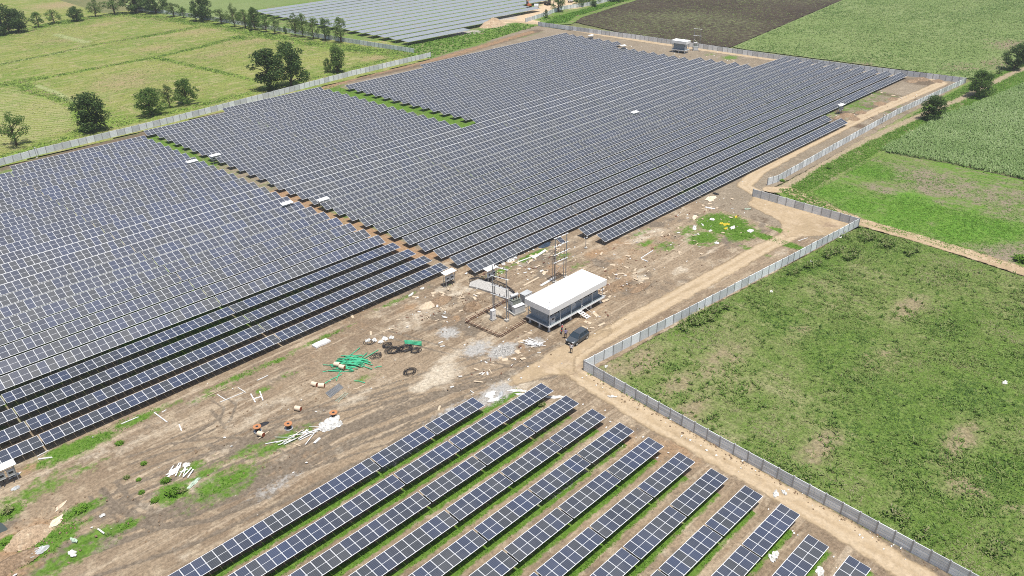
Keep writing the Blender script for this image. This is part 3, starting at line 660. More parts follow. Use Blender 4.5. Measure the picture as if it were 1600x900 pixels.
M_weedl = leaf_mat('weed_leaves', [(.068, .135, .026), (.105, .190, .034), (.150, .228, .050), (.205, .240, .085), (.27, .255, .145)])
M_canel = leaf_mat('cane_leaves', [(.105, .185, .050), (.175, .270, .090), (.255, .345, .150), (.37, .44, .25)], .4)
M_cropl = leaf_mat('crop_leaves', [(.095, .170, .038), (.155, .240, .066), (.225, .300, .105), (.29, .33, .155)], .35)
M_tree = [leaf_mat('dark_foliage', [(.034, .070, .016), (.058, .112, .026), (.095, .158, .042), (.140, .200, .066)], .38),
          leaf_mat('mid_foliage', [(.055, .112, .022), (.092, .172, .034), (.140, .220, .054), (.195, .255, .088)], .42),
          leaf_mat('light_foliage', [(.085, .140, .036), (.130, .200, .054), (.185, .248, .082), (.245, .28, .12)], .45)]
M_bark = simple('bark', (.13, .095, .065), .95, .1, 0, .25, 6)
def blades(x, y, z, rng, per, h, spread, width, lean=(.35, 1.1), tint=None, droop=.25):
    """per blades around every point; each blade is a two-quad bent strip"""
    n = len(x); N = n*per
    px = np.repeat(x, per)+rng.normal(0, spread, N); py = np.repeat(y, per)+rng.normal(0, spread, N)
    hh = np.repeat(h if np.ndim(h) else np.full(n, h), per)*rng.uniform(.6, 1.25, N)
    a = rng.uniform(0, 2*PI, N); ln = rng.uniform(lean[0], lean[1], N)
    dx, dy = np.cos(a)*np.sin(ln), np.sin(a)*np.sin(ln); dz = np.cos(ln)
    wx, wy = -np.sin(a)*width/2, np.cos(a)*width/2
    ww = rng.uniform(.7, 1.3, N); wx *= ww; wy *= ww
    m_ = .55; zz = np.full(N, z)
    p0 = np.stack([px, py, zz-.02], -1)
    p1 = p0+np.stack([dx*hh*m_, dy*hh*m_, dz*hh*m_], -1)
    p2 = p1+np.stack([dx*hh*(1-m_)*1.3, dy*hh*(1-m_)*1.3, (dz-droop*2)*hh*(1-m_)], -1)
    w3 = np.stack([wx, wy, np.zeros(N)], -1)
    V = np.stack([p0-w3*.6, p0+w3*.6, p1+w3, p1-w3, p2+w3*.35, p2-w3*.35], 1).reshape(-1, 3)
    b = np.arange(N)[:, None]*6
    Fq = np.concatenate([b+np.array([[0, 1, 2, 3]]), b+np.array([[3, 2, 4, 5]])], 0)
    t = (np.repeat(tint, per) if tint is not None else rng.uniform(0, 1, N)*0+.4)+rng.normal(0, .16, N)
    return V, Fq, np.repeat(np.clip(t, 0, 1), 6)
def stuff(name, parts, mat, label=None):
    V = np.concatenate([p[0] for p in parts]); off = 0; Fs = []
    for p in parts: Fs.append(p[1]+off); off += len(p[0])
    me = np_mesh(name, V, np.concatenate(Fs), mat, {'tint': np.concatenate([p[2] for p in parts])})
    return tag(inst(name, me), label, None, None, 'stuff')
def scatter(poly, n, rng, dens=None, margin=0.3, vis=True):
    bb = bbox_of(poly, 0); x = rng.uniform(bb[0], bb[1], n); y = rng.uniform(bb[2], bb[3], n)
    k = sd_poly(x, y, poly) > margin
    if vis:
        d = np.stack([x, y, np.zeros(n)], -1)-CAMP; zz = d@FWD; u = 800+F_PX*(d@RGT)/zz; v = 450-F_PX*(d@UPV)/zz
        k &= (zz > 1) & (u > -120) & (u < 1720) & (v > -45) & (v < 960)
    x, y = x[k], y[k]
    if dens is not None:
        k = rng.uniform(0, 1, len(x)) < dens(x, y); x, y = x[k], y[k]
    return x, y
rng = np.random.default_rng(11)
# weedy field
x, y = scatter(P_we, 75000, rng, lambda x, y: np.clip(.16+.95*m_wg(x, y)-.75*m_wb(x, y)+.5*(fbm(x*.35, y*.35, 51)-.5)-1.5*np.clip(fbm(x*.55, y*.05, 52)-.52, 0, 1), .03, 1))
tn = np.clip(.95-.70*m_wg(x, y)+2.0*(fbm(x*.22, y*.12, 8)-.5), 0, 1)*.95
parts = [blades(x, y, 0, rng, 4, .16+.35*np.clip(fbm(x*.3, y*.3, 4)-.2, 0, 1), .12, .075, (.3, 1.2), tn)]
x, y = scatter(P_we, 26000, rng, lambda x, y: np.clip((fbm(x*.16, y*.16, 77)-.52)*3+.35*np.clip(m_wg(x, y)-.75, 0, 1), 0, .9))
parts.append(blades(x, y, .02, rng, 7, .30+.55*rng.uniform(0, 1, len(x))**2, .16, .11, (.3, 1.3), np.clip(.30+.40*fbm(x*.3, y*.3, 3), 0, 1)))
x, y = scatter(P_we, 7000, rng, lambda x, y: np.clip(.12+.5*(fbm(x*.09, y*.09, 91)-.4), .02, .5))
parts.append(blades(x, y, .0, rng, 9, .35+.5*rng.uniform(0, 1, len(x)), .10, .10, (.1, .95), np.clip(.12+.5*rng.uniform(0, 1, len(x)), 0, 1)))
stuff('field_weeds', parts, M_weedl, 'rough green and brown weeds covering the field right of the fence')
# dense leafy bushes against the fence
def bushy(spots, name, mat, label, h0=.8, per=60, wd=.16):
    ps = []
    for (u, v, rx, ry, hh) in spots:
        p = G(u, v); n = max(3, int(rx*ry*9)); a = rng.uniform(0, 2*PI, n); r = np.sqrt(rng.uniform(0, 1, n))
        xx = p.x+np.cos(a)*r*rx; yy = p.y+np.sin(a)*r*ry
        for lv in range(3):
            ps.append(blades(xx, yy, hh*lv*.28, rng, max(3, per//8), hh*.5, .22, wd, (.2, 1.5), np.clip(.1+.25*lv+rng.normal(0, .12, n), 0, 1)))
    return stuff(name, ps, mat, label)
bushy([(1100, 497, 3.2, 1.4, .9), (1078, 508, 2.2, 1.2, .8), (1125, 483, 2.4, 1.1, .8), (1300, 395, 3, 1.2, .9), (1355, 372, 2.5, 1.4, 1.0), (1385, 382, 2.5, 1.2, 1.0), (1330, 400, 2.6, 1.2, .9), (1270, 415, 2, 1, .8), (1425, 395, 2, 1, .8), (1240, 425, 1.6, 1, .8),
       (1225, 735, 1.2, .7, .7), (1260, 750, 1.0, .6, .6), (1410, 815, 1.2, .8, .7), (1440, 838, 1.0, .7, .7), (1110, 655, 1.4, .5, .6), (1395, 800, 1.2, .8, .7), (1200, 725, .9, .5, .6), (1560, 860, 1.6, 1.2, .6), (1320, 372, 1.2, .6, .8)], 'fence_bushes', M_weedl, 'low leafy green bushes growing along the outside of the fence')
# green field grass
x, y = scatter(P_gr, 42000, rng, lambda x, y: np.clip(.25+.9*blobs([(1430, 330, 6, 5, 1.0), (1400, 350, 6, 4, .8), (1500, 355, 9, 4, 1.1), (1560, 360, 8, 4, .9), (1300, 300, 6, 6, .8), (1350, 265, 5, 8, .8), (1340, 320, 8, 5, .8)])(x, y)+1.0*(fbm(x*.2, y*.06, 6)-.62), .04, 1))
stuff('field_grass', [blades(x, y, 0, rng, 4, .22, .16, .10, (.5, 1.25), np.clip(.3+.8*(fbm(x*.1, y*.1, 2)-.4), 0, 1))], M_lush, 'bright green grass growing in patches across the open field')
# tall cane
x, y = scatter(P_ca, 60000, rng, lambda x, y: np.full(x.shape, .95), .4)
hc = 1.25+.6*fbm(x*.08, y*.08, 14)
stuff('cane_plants', [blades(x, y, .0, rng, 4, hc, .22, .20, (.08, .85), np.clip(.25+.5*fbm(x*.12, y*.12, 15), 0, 1), .55)], M_canel, 'dense tall green cane crop in the field beyond the track')
# low crop behind the back fence
x, y = scatter(P_bc, 110000, rng, lambda x, y: np.clip(.55+.9*(fbm(x*.06, y*.1, 31)-.45), .08, .9), 1.0)
stuff('crop_plants', [blades(x, y, 0, rng, 3, .55, .35, .30, (.4, 1.2), np.clip(.30+.9*(fbm(x*.05, y*.09, 41)-.35), 0, 1))], M_cropl, 'pale green low crop filling the field behind the back fence')
# ploughed field tufts and stubble field tufts
x, y = scatter(P_pl, 26000, rng, lambda x, y: np.clip(.1+1.1*(fbm(x*.03, y*.03, 3)-.3), .03, .7), 2)
stuff('sparse_sprouts', [blades(x, y, 0, rng, 3, .30, .3, .20, (.5, 1.2), np.full(len(x), .6))], M_weedl, 'sparse pale sprouts over the dark ploughed field')
x, y = scatter(P_left, 130000, rng, lambda x, y: np.clip(.22+.9*bund_f(x, y)+.6*(fbm(x*.04, y*.04, 9)-.5), .06, 1))
bf = bund_f(x, y)
stuff('stubble_grass', [blades(x, y, 0, rng, 3, .20+.18*np.clip(bf, 0, 1), .22, .22, (.4, 1.25), np.clip(.70-.36*bf+.9*(fbm(x*.06, y*.06, 12)-.5)+1.1*(vnoise(x*.45, y*.45, 88)-.5), 0, 1))], M_grass, 'yellow green stubble and grass in the field left of the array')
# grass between the near rows, at the verges and on the bare ground
def rowgrass():
    n = 60000; x = rng.uniform(-20, 66, n); y = rng.uniform(10, 63.5, n)
    k = (x < shx(61, y)) & (fg_green(x, y) > .42+.35*rng.uniform(0, 1, n)); x, y = x[k], y[k]
    return blades(x, y, 0, rng, 4, .20, .10, .06, (.4, 1.2), np.clip(.25+.6*fbm(x*.3, y*.3, 2), 0, 1))
def sitegrass(poly, n, fn, thr, h, wdt, per=4):
    x, y = scatter(poly, n, rng); k = fn(x, y)+.5*(fbm(x*.7, y*.7, 19)-.5) > thr+.25*rng.uniform(0, 1, len(x)); x, y = x[k], y[k]
    return blades(x, y, 0, rng, per, h, .12, wdt, (.4, 1.25), np.clip(.3+.7*(fbm(x*.3, y*.3, 7)-.3), 0, 1))
S_near = [(-25, 8), (135, 8), (135, 100), (-25, 100)]
g2 = blobs([(120, 700, 5, 1.6, .9), (215, 655, 4, 1.2, .9), (370, 590, 6, 1.0, .8), (430, 565, 4, .9, .8), (350, 755, 5, 2.6, .62), (120, 800, 3, 1.0, .9), (85, 840, 3, 1.4, 1), (15, 800, 1.6, 1.2, 1.0), (12, 848, 1.4, 1.0, 1.0), (190, 825, 2, 1, .8), (440, 690, 5, 1.4, .6), (1130, 350, 4.5, 4.5, 1.2), (1160, 365, 4, 2.5, 1.0), (1100, 372, 4, 3, .8), (1210, 375, 1.2, 6, 1.1), (1335, 165, 3, 18, .95), (1370, 145, 3, 10, 1.0), (620, 470, 6, .8, .6), (500, 530, 6, .8, .7), (830, 400, 5, .9, .7), (60, 865, 3, 1, .9)])
stuff('site_grass', [rowgrass(), sitegrass(S_near, 120000, g2, .45, .20, .07), sitegrass(P_site, 60000, a_green, .75, .25, .12), sitegrass(P_st, 60000, lambda x, y: .95-m_st['road'](x, y), .35, .28, .12),
      sitegrass(P_ve, 12000, lambda x, y: x*0+1, .3, .6, .3), sitegrass(P_f2, 50000, lambda x, y: np.where((x > 150) & (y > 215) & (y < 246), .9, 0)-lines([([(780, 34), (815, 32), (845, 36)], 5, 1.1)])(x, y), .45, .6, .3)], M_lush, 'bright green grass between the near solar rows and on the bare ground')
# small shrubs on the bare ground, each its own thing
def shrub_mesh(seed, r, h, mat, n=160, wd=.14):
    q = np.random.default_rng(seed); a = q.uniform(0, 2*PI, n); rr = np.sqrt(q.uniform(0, 1, n))*r*.6; zl = q.uniform(0, .5, n)*h
    V = []; Fc = []; T = []; o = 0
    for lv in range(3):
        k = (np.arange(n) % 3) == lv
        b = blades(np.cos(a[k])*rr[k], np.sin(a[k])*rr[k], h*.25*lv, q, 3, h*.55, .08, wd, (.2, 1.45), np.full(k.sum(), .2+.3*lv))
        V.append(b[0]); Fc.append(b[1]+o); T.append(b[2]); o += len(b[0])
    return np_mesh('shrub_leaves', np.concatenate(V), np.concatenate(Fc), mat, {'tint': np.concatenate(T)})
SH = [shrub_mesh(i, .8, .6, M_lush if i != 2 else M_weedl, 90, .12) for i in range(4)]
for i, (u, v, s, lab) in enumerate([(270, 771, 1.5, 'bright green leafy shrub below the white scrap frame'), (259, 752, 1.0, 'small dark green shrub touching the white scrap frame'), (285, 768, 1.0, 'yellow green low shrub beside the leafy shrub'),
        (222, 770, .7, 'small round green shrub alone on the bare ground'), (217, 750, .55, 'tiny green plant north of the round shrub'), (225, 725, .7, 'low shrub pair in a muddy hollow'), (198, 747, .7, 'green sprout beside the curved wheel ruts'),
        (243, 783, .9, 'bright grass clump inside the curved rut'), (187, 694, .9, 'flat bright weed patch near the low solar row'), (128, 797, 1.1, 'yellow green shrub between mud track and torn sacks'),
        (12, 799, 1.3, 'bright green clump beside the water pit'), (13, 848, 1.1, 'green clump on the orange soil heap'), (1222, 283, 1.0, 'round bush beside the farm track bend'), (1295, 263, 1.2, 'dark bush between the two track ruts'),
        (845, 633, 1.1, 'lush shrub between the two first low tables'), (1310, 158, 1.0, 'yellow green shrub at the back table edge'), (1597, 408, 2.6, 'dark green bush where the farm track leaves')]):
    t = empty('shrub', G(u, v), i*1.3, lab, 'shrub'); inst('shrub_leaves', SH[i % 4], t, (0, 0, 0), (0, 0, 0), (s*.85, s*.85, s*.75))
    b = MB().mat(M_bark)
    for j in range(4): b.tube([(0, 0, -.03), (.25*math.cos(j*1.7+i), .25*math.sin(j*1.7+i), .32)], [.03, .015], 4)
    b.build('stem', t).scale = (s, s, s)
# ------------------------------------------------------------------ trees
def tree_meshes(seed, style):
    """unit tree: height 1, crown half width about .36; style: round, tall, loose, broad"""
    q = random.Random(seed); tb = MB().mat(M_bark)
    th = {'round': .13, 'tall': .07, 'loose': .20, 'broad': .11, 'low': .05}[style]
    wd = {'round': .37, 'tall': .30, 'loose': .34, 'broad': .40, 'low': .5}[style]
    tb.tube([(0, 0, -.03), (q.uniform(-.02, .02), q.uniform(-.02, .02), th*.6), (q.uniform(-.03, .03), q.uniform(-.03, .03), th+.12), (0, 0, .78)], [.034, .027, .020, .006], 7)
    cl = []
    nb = {'round': 26, 'tall': 28, 'loose': 20, 'broad': 32, 'low': 26}[style]
    for i in range(nb):
        if q.random() < (.18 if style == 'loose' else .10): continue
        a = i*2.4+q.uniform(-.5, .5); t = (i+.5)/nb; zz = th+.05+(1-th-.14)*t
        rad = wd*math.sin(PI*min(1, .22+.72*t))**.7*q.uniform(.40, 1.12)*(.75 if style == 'tall' else 1)
        p = (math.cos(a)*rad, math.sin(a)*rad, zz); cl.append((p, q.uniform(.06, .15)*(1.1 if style in ('round', 'broad', 'low') else .92)))
        zs = max(th*.7, zz-q.uniform(.12, .25)); mid = (p[0]*.5, p[1]*.5, (zs+zz)/2+.02)
        tb.tube([(0, 0, zs), mid, p], [.013, .009, .004], 4)
        if style == 'loose' or i % 2 == 0:
            p2 = (p[0]*q.uniform(.3, 1.1)+q.uniform(-.08, .08), p[1]*q.uniform(.3, 1.1)+q.uniform(-.08, .08), min(.97, zz+q.uniform(-.05, .12))); cl.append((p2, q.uniform(.06, .11)))
    cl.append(((q.uniform(-.04, .04), q.uniform(-.04, .04), .91), .10))
    g = np.random.default_rng(seed); V = []; T = []
    per = {'round': 150, 'tall': 140, 'loose': 95, 'broad': 150, 'low': 130}[style]
    for (c, r) in cl:
        n = int(per*(r/.11)**2); d = g.normal(0, 1, (n, 3)); d /= np.linalg.norm(d, axis=1)[:, None]
        rr = r*g.uniform(.35, 1.08, n)**.6; P_ = np.array(c)+d*rr[:, None]*np.array([1, 1, .95])
        nrm = d+g.normal(0, .7, (n, 3)); nrm /= np.linalg.norm(nrm, axis=1)[:, None]
        u = np.cross(nrm, g.normal(0, 1, (n, 3))); u /= np.linalg.norm(u, axis=1)[:, None]; w_ = np.cross(nrm, u)
        s = g.uniform(.013, .027, n)[:, None]
        V.append(np.stack([P_-u*s, P_-w_*s*.55, P_+u*s, P_+w_*s*.55], 1).reshape(-1, 3))
        T.append(np.repeat(np.clip(.42+g.normal(0, .2, n)+g.normal(0, .10), 0, 1), 4))
    V = np.concatenate(V); Fq = np.arange(len(V)).reshape(-1, 4)
    return tb, V, Fq, np.concatenate(T)
TREES = {}
def tree(u, v, vtop, wpx, style, mi, label, seed, group=None):
    p = G(u, v); k = PX(p)[2]
    ppm = F_PX/k; h = (v-vtop)/(ppm*math.cos(PITCH)*.97)-.10*wpx/ppm; h = max(h*(.88 if style == 'loose' and v < 70 else 1.0), 1.2); wm = wpx/ppm
    key = (style, mi, seed % 3)
    if key not in TREES:
        tb, V, Fq, T = tree_meshes(seed % 3*7+len(style)*13+mi, style); half = np.percentile(np.abs(V[:, 0]), 98)
        TREES[key] = (tb.mesh('trunk', True), np_mesh('crown', V, Fq, M_tree[mi], {'tint': T}), half)
    tm, cm, half = TREES[key]; sx = wm/2/half; asp = .85+.3*((seed*37) % 10)/10
    t = empty('tree', p, seed*1.7, label, 'tree', group)
    inst('trunk', tm, t, (0, 0, 0), (0, 0, 0), (sx, sx, h)); inst('crown', cm, t, (0, 0, 0), (0, 0, 0), (sx*asp, sx/asp, h))
    return t
for i, a in enumerate([
    (26, 227, 178, 44, 'loose', 1, 'spreading green tree beside the west end of the fence'), (147, 204, 150, 43, 'tall', 0, 'dark upright tree between striped crop and fence'),
    (236, 180, 140, 42, 'round', 1, 'green tree left of the thin sapling by the fence'), (266, 169, 136, 20, 'loose', 2, 'thin pale sapling between two round trees'), (293, 162, 126, 34, 'round', 1, 'round green tree right of the thin sapling'),
    (422, 141, 82, 46, 'tall', 0, 'left half of the big dark tree pair at the fence'), (456, 134, 73, 44, 'round', 0, 'right half of the big dark tree pair at the fence'),
    (528, 113, 73, 30, 'tall', 1, 'lone green tree at the fence near the grassy gap'), (513, 113, 92, 16, 'low', 1, 'low bush at the foot of the lone fence tree'),
    (8, 54, 12, 34, 'broad', 0, 'dark tree at the edge of the left thicket'), (30, 50, 17, 34, 'broad', 0, 'dark round tree in the left thicket'), (61, 43, 19, 18, 'loose', 1, 'small grey green bush tree beside the thicket'),
    (85, 37, 14, 24, 'loose', 1, 'small tree between field and yellow meadow'), (121, 33, 12, 24, 'broad', 0, 'dark low tree with pale grass around'), (150, 26, -2, 24, 'loose', 2, 'pale loose tree on the field bank'),
    (179, 22, -14, 30, 'loose', 1, 'tall loose tree on the field bank'), (212, 20, -10, 36, 'broad', 0, 'dark dense tree at the field corner'), (244, 21, -12, 34, 'broad', 0, 'second dark dense tree at the field corner'), (272, 26, 4, 22, 'loose', 2, 'light green tree right of the dense dark pair'), (287, 28, 10, 14, 'loose', 1, 'small shrub tree at the wall corner'),
    (316, 33, -4, 34, 'broad', 0, 'dark rounded tree behind the wall'), (307, 33, 8, 20, 'loose', 1, 'light tree leaning on the dark rounded tree'), (346, 37, 13, 22, 'loose', 2, 'yellow green tree in the wall row'), (367, 42, 6, 20, 'loose', 2, 'tall thin pale tree in the wall row'), (384, 44, 14, 24, 'loose', 1, 'green tree beside the tall thin pale tree'), (399, 47, 16, 22, 'round', 1, 'rounded tree touching the far solar farm edge'),
    (416, 50, 24, 16, 'loose', 1, 'short dark tree left of the wall gap'), (430, 53, 25, 18, 'loose', 2, 'short pale tree left of the wall gap'), (446, 53, 42, 6, 'tall', 1, 'tiny shrub in the wall gap'),
    (462, 57, 21, 20, 'loose', 2, 'first pale tree right of the wall gap'), (474, 58, 22, 18, 'loose', 2, 'second pale tree right of the wall gap'), (490, 61, 27, 20, 'loose', 2, 'third pale tree right of the wall gap'), (509, 63, 29, 22, 'loose', 1, 'fourth tree right of the wall gap'), (533, 66, 27, 24, 'loose', 2, 'last pale tree of the wall row'),
    (1454, 187, 152, 30, 'tall', 0, 'dark conical bush tree outside the east fence'), (1527, 151, 112, 38, 'broad', 1, 'round green tree by the fence corner and track'), (1584, 109, 72, 34, 'broad', 0, 'dark tree left of its twin at the far track end'), (1606, 100, 62, 34, 'broad', 0, 'dark tree right of its twin at the far track end'), (1560, 116, 108, 7, 'low', 0, 'tiny bush on the verge beside the dark tree'),
    (853, 28, 16, 10, 'low', 0, 'small dark bush on the grassy verge'), (873, 18, -8, 26, 'loose', 1, 'tree beside the parked pale vehicles'), (905, 10, -4, 22, 'low', 1, 'low green bush at the verge fence'), (925, 8, -6, 18, 'low', 1, 'second low bush at the verge fence'), (928, 11, 3, 8, 'tall', 0, 'dark narrow shrub on the verge slope'), (960, 2, -14, 26, 'low', 1, 'green bushes at the far end of the verge')]):
    tree(*a, seed=i+1)
# ================================================================== control building on stilts
M_white = simple('white_paint', (.80, .80, .79), .6, .3, 0, .04, 1.5)
M_roofw = simple('white_roof_sheet', (.82, .83, .83), .5, .35, 0, .03, .8)
M_wallg = simple('grey_wall', (.30, .34, .38), .7, .3, 0, .08, 1.2)
M_deck = simple('grey_deck', (.24, .27, .28), .75, .25, 0, .15, 1.5)
M_dark = simple('dark_metal', (.045, .05, .06), .5, .4, .2, .1)
M_black = simple('black_rubber', (.015, .015, .017), .75, .3, 0, .1)
M_glass = simple('window_glass', (.03, .045, .06), .06, .6, 0, .02)
M_grey = simple('equipment_grey', (.45, .47, .48), .55, .35, .1, .08, 2.0, (.25, .23, .20))
M_lgrey = simple('light_grey_paint', (.62, .64, .65), .55, .35, 0, .06, 2.0, (.36, .33, .29))
M_olive = simple('transformer_green', (.20, .22, .19), .55, .35, .1, .1, 3.0)
M_cfoot = simple('footing_concrete', (.42, .41, .38), .9, .15, 0, .15, 3.0, (.24, .20, .15))
M_brown = simple('porcelain', (.09, .035, .02), .3, .5, 0, .1)
M_wood = simple('pale_timber', (.50, .41, .30), .85, .15, 0, .2, 4.0)
M_orange = simple('orange_plastic', (.42, .19, .085), .55, .35, 0, .1)
M_redw = simple('rust_red_drum', (.26, .075, .040), .7, .3, 0, .2, 5)
M_cream = simple('cream_drum', (.66, .55, .42), .7, .3, 0, .12, 4)
M_gpipe = simple('green_pipe', (.055, .40, .22), .55, .4, 0, .2, 2.0)
M_cable = simple('black_cable', (.022, .022, .026), .6, .35, 0, .2)
M_sheetw = simple('white_sheet', (.64, .64, .62), .8, .2, 0, .22, 3.0, (.40, .37, .32))
M_blue = simple('blue_plastic', (.03, .12, .42), .5, .4)
M_yellow = simple('yellow_plastic', (.70, .58, .06), .6, .3, 0, .1)
M_rubble = simple('rubble', (.38, .37, .35), .95, .1, 0, .3, 4.0)
M_earth = simple('loose_earth', (.26, .17, .105), .98, .05, 0, .3, 1.5)
M_sand = simple('pale_sand', (.50, .36, .26), .98, .05, 0, .2, 1.0)
M_rust = simple('rusty_steel', (.15, .075, .05), .85, .2, .1, .25, 6)
M_brick = simple('brick_brown', (.20, .105, .07), .9, .1, 0, .25, 6)
def control_building(ox, oy, LX, LY, label, cat='building', zd=1.15, zr=4.25, steps=True, rz=0):
    t = empty('control_building', (ox, oy, 0), rz, label, cat)
    b = MB().mat(M_deck).box((0, 0, zd-.08), (LX, LY, .16)); b.mat(M_white)
    for s in (-1, 1):
        b.box((0, s*(LY/2+.025), zd-.10), (LX+.1, .05, .20)); b.box((s*(LX/2+.026), 0, zd-.10), (.05, LY-.01, .20))
    b.build('deck', t)
    nb = max(2, round(LX/2.6))
    for i in range(nb+1):
        x = -LX/2+.45+(LX-.9)*i/nb
        MB().mat(M_white).box((0, 0, 0), (.16, LY-.1, .16)).build('deck_beam', t, (x, 0, zd-.25))
        for y in (-LY/2+.4, 0, LY/2-.4):
            MB().mat(M_white).box((0, 0, (zd-.33)/2), (.20, .20, zd-.33)).mat(M_cfoot).box((0, 0, .06), (.45, .45, .12)).build('stilt', t, (x, y, 0))
    # walls set back under the roof, with window openings filled by panes
    wx0, wx1, wy0, wy1 = -LX/2+.75, LX/2-.5, -LY/2+.95, LY/2-.35; zt = zr-.95
    def wall(x, y, lx, ly): MB().mat(M_wallg).box((0, 0, 0), (lx, ly, zt-zd)).build('wall', t, (x, y, (zt+zd)/2))
    wall((wx0+wx1)/2, wy1, wx1-wx0, .1); wall(wx1, (wy0+wy1)/2, .1, wy1-wy0-.12); wall(wx0, (wy0+wy1)/2, .1, wy1-wy0-.12)
    npn = max(2, round((wx1-wx0)/2.2))
    for i in range(npn):
        x0 = wx0+(wx1-wx0)*i/npn; x1 = wx0+(wx1-wx0)*(i+1)/npn; xc = (x0+x1)/2; L = x1-x0
        if i == npn//2:
            d = MB().mat(M_lgrey).box((0, 0, 0), (.95, .06, 2.0)).build('door', t, (xc, wy0, zd+1.0)); MB().mat(M_dark).box((.36, -.06, 0), (.05, .06, .14)).build('handle', d)
            MB().mat(M_wallg).box((0, 0, 0), ((L-.97)/2, .1, zt-zd)).build('wall', t, (x0+(L-.97)/4, wy0, (zt+zd)/2)); MB().mat(M_wallg).box((0, 0, 0), ((L-.97)/2, .1, zt-zd)).build('wall', t, (x1-(L-.97)/4, wy0, (zt+zd)/2))
        else:
            MB().mat(M_wallg).box((0, 0, 0), (L-.01, .1, .85)).build('wall', t, (xc, wy0, zd+.425))
            wnd = MB().mat(M_white).box((0, 0, .58), (L-.3, .07, .05)).box((0, 0, -.58), (L-.3, .07, .05)).box((-L/2+.17, 0, 0), (.05, .07, 1.10)).box((L/2-.17, 0, 0), (.05, .07, 1.10)).box((0, 0, 0), (.05, .07, 1.10)).build('window', t, (xc, wy0, zd+1.46))
            MB().mat(M_glass).box((0, .012, 0), (L-.36, .02, 1.10)).build('pane', wnd)
    for i in range(nb+1):
        for y in (-LY/2+.25, LY/2-.15): MB().mat(M_lgrey).box((0, 0, (zr-1.0-zd)/2), (.09, .09, zr-1.0-zd)).build('column', t, (-LX/2+.25+(LX-.5)*i/nb, y, zd))
    RX, RY = LX+.25, LY+.3
    MB().mat(M_roofw).box((0, 0, zr-.03), (RX, RY, .06)).build('roof', t)
    for i in range(1, int(RX)): MB().mat(M_roofw).box((0, 0, 0), (.05, RY-.06, .03), None, .6).build('roof_seam', t, (-RX/2+RX*i/int(RX), 0, zr+.013))
    for s in (-1, 1):
        MB().mat(M_white).box((0, 0, 0), (RX+.06, .05, .95)).build('fascia', t, (0, s*(RY/2+.027), zr-.478)); MB().mat(M_white).box((0, 0, 0), (.05, RY, .95)).build('fascia', t, (s*(RX/2+.027), 0, zr-.479))
    MB().mat(M_wallg).box((0, 0, 0), (RX-.2, RY-.2, .04)).build('ceiling_board', t, (0, 0, zr-.93))
    MB().mat(M_lgrey).cyl((0, 0, 0), .03, 1.0, 6).box((0, 0, 1.0), (.14, .14, .08)).build('roof_lamp', t, (-RX/2+.35, -RY/2+.4, zr))
    if steps:
        st = MB().mat(M_white); x0 = LX*.02
        for k in (-.42, .42): st.tube([(x0+k, -LY/2-.05, zd-.02), (x0+k+.9, -LY/2-1.35, .03)], .05, 4)
        o = st.build('stair', t)
        for i in range(5):
            f = (i+.5)/5; MB().mat(M_white).box((0, 0, 0), (.84, .24, .04)).build('tread', o, (x0+.9*f, -LY/2-.05-1.3*f, zd-.02-(zd-.05)*f))
        r = MB().mat(M_white).tube([(x0+.62, -LY/2-.03, zd+.75), (x0+1.5, -LY/2-1.3, .80)], .025, 5).tube([(x0+.62, -LY/2-.03, zd), (x0+.62, -LY/2-.03, zd+.75)], .022, 5).tube([(x0+1.5, -LY/2-1.3, 0), (x0+1.5, -LY/2-1.3, .8)], .022, 5); r.build('handrail', t)
    MB().mat(M_lgrey).box((0, 0, .55), (.9, .5, 1.1)).mat(M_dark).box((0, -.26, .8), (.5, .02, .3)).build('deck_cabinet', t, (-LX/2+1.2, -LY/2+.55, zd))
    return t
control_building(82.25, 70.25, 13.0, 4.75, 'white roofed control building on stilts beside the parked car')
control_building(250.6, 163.4, 3.2, 5.4, 'small far control building with white roof by the back fence', steps=False, rz=R(8))
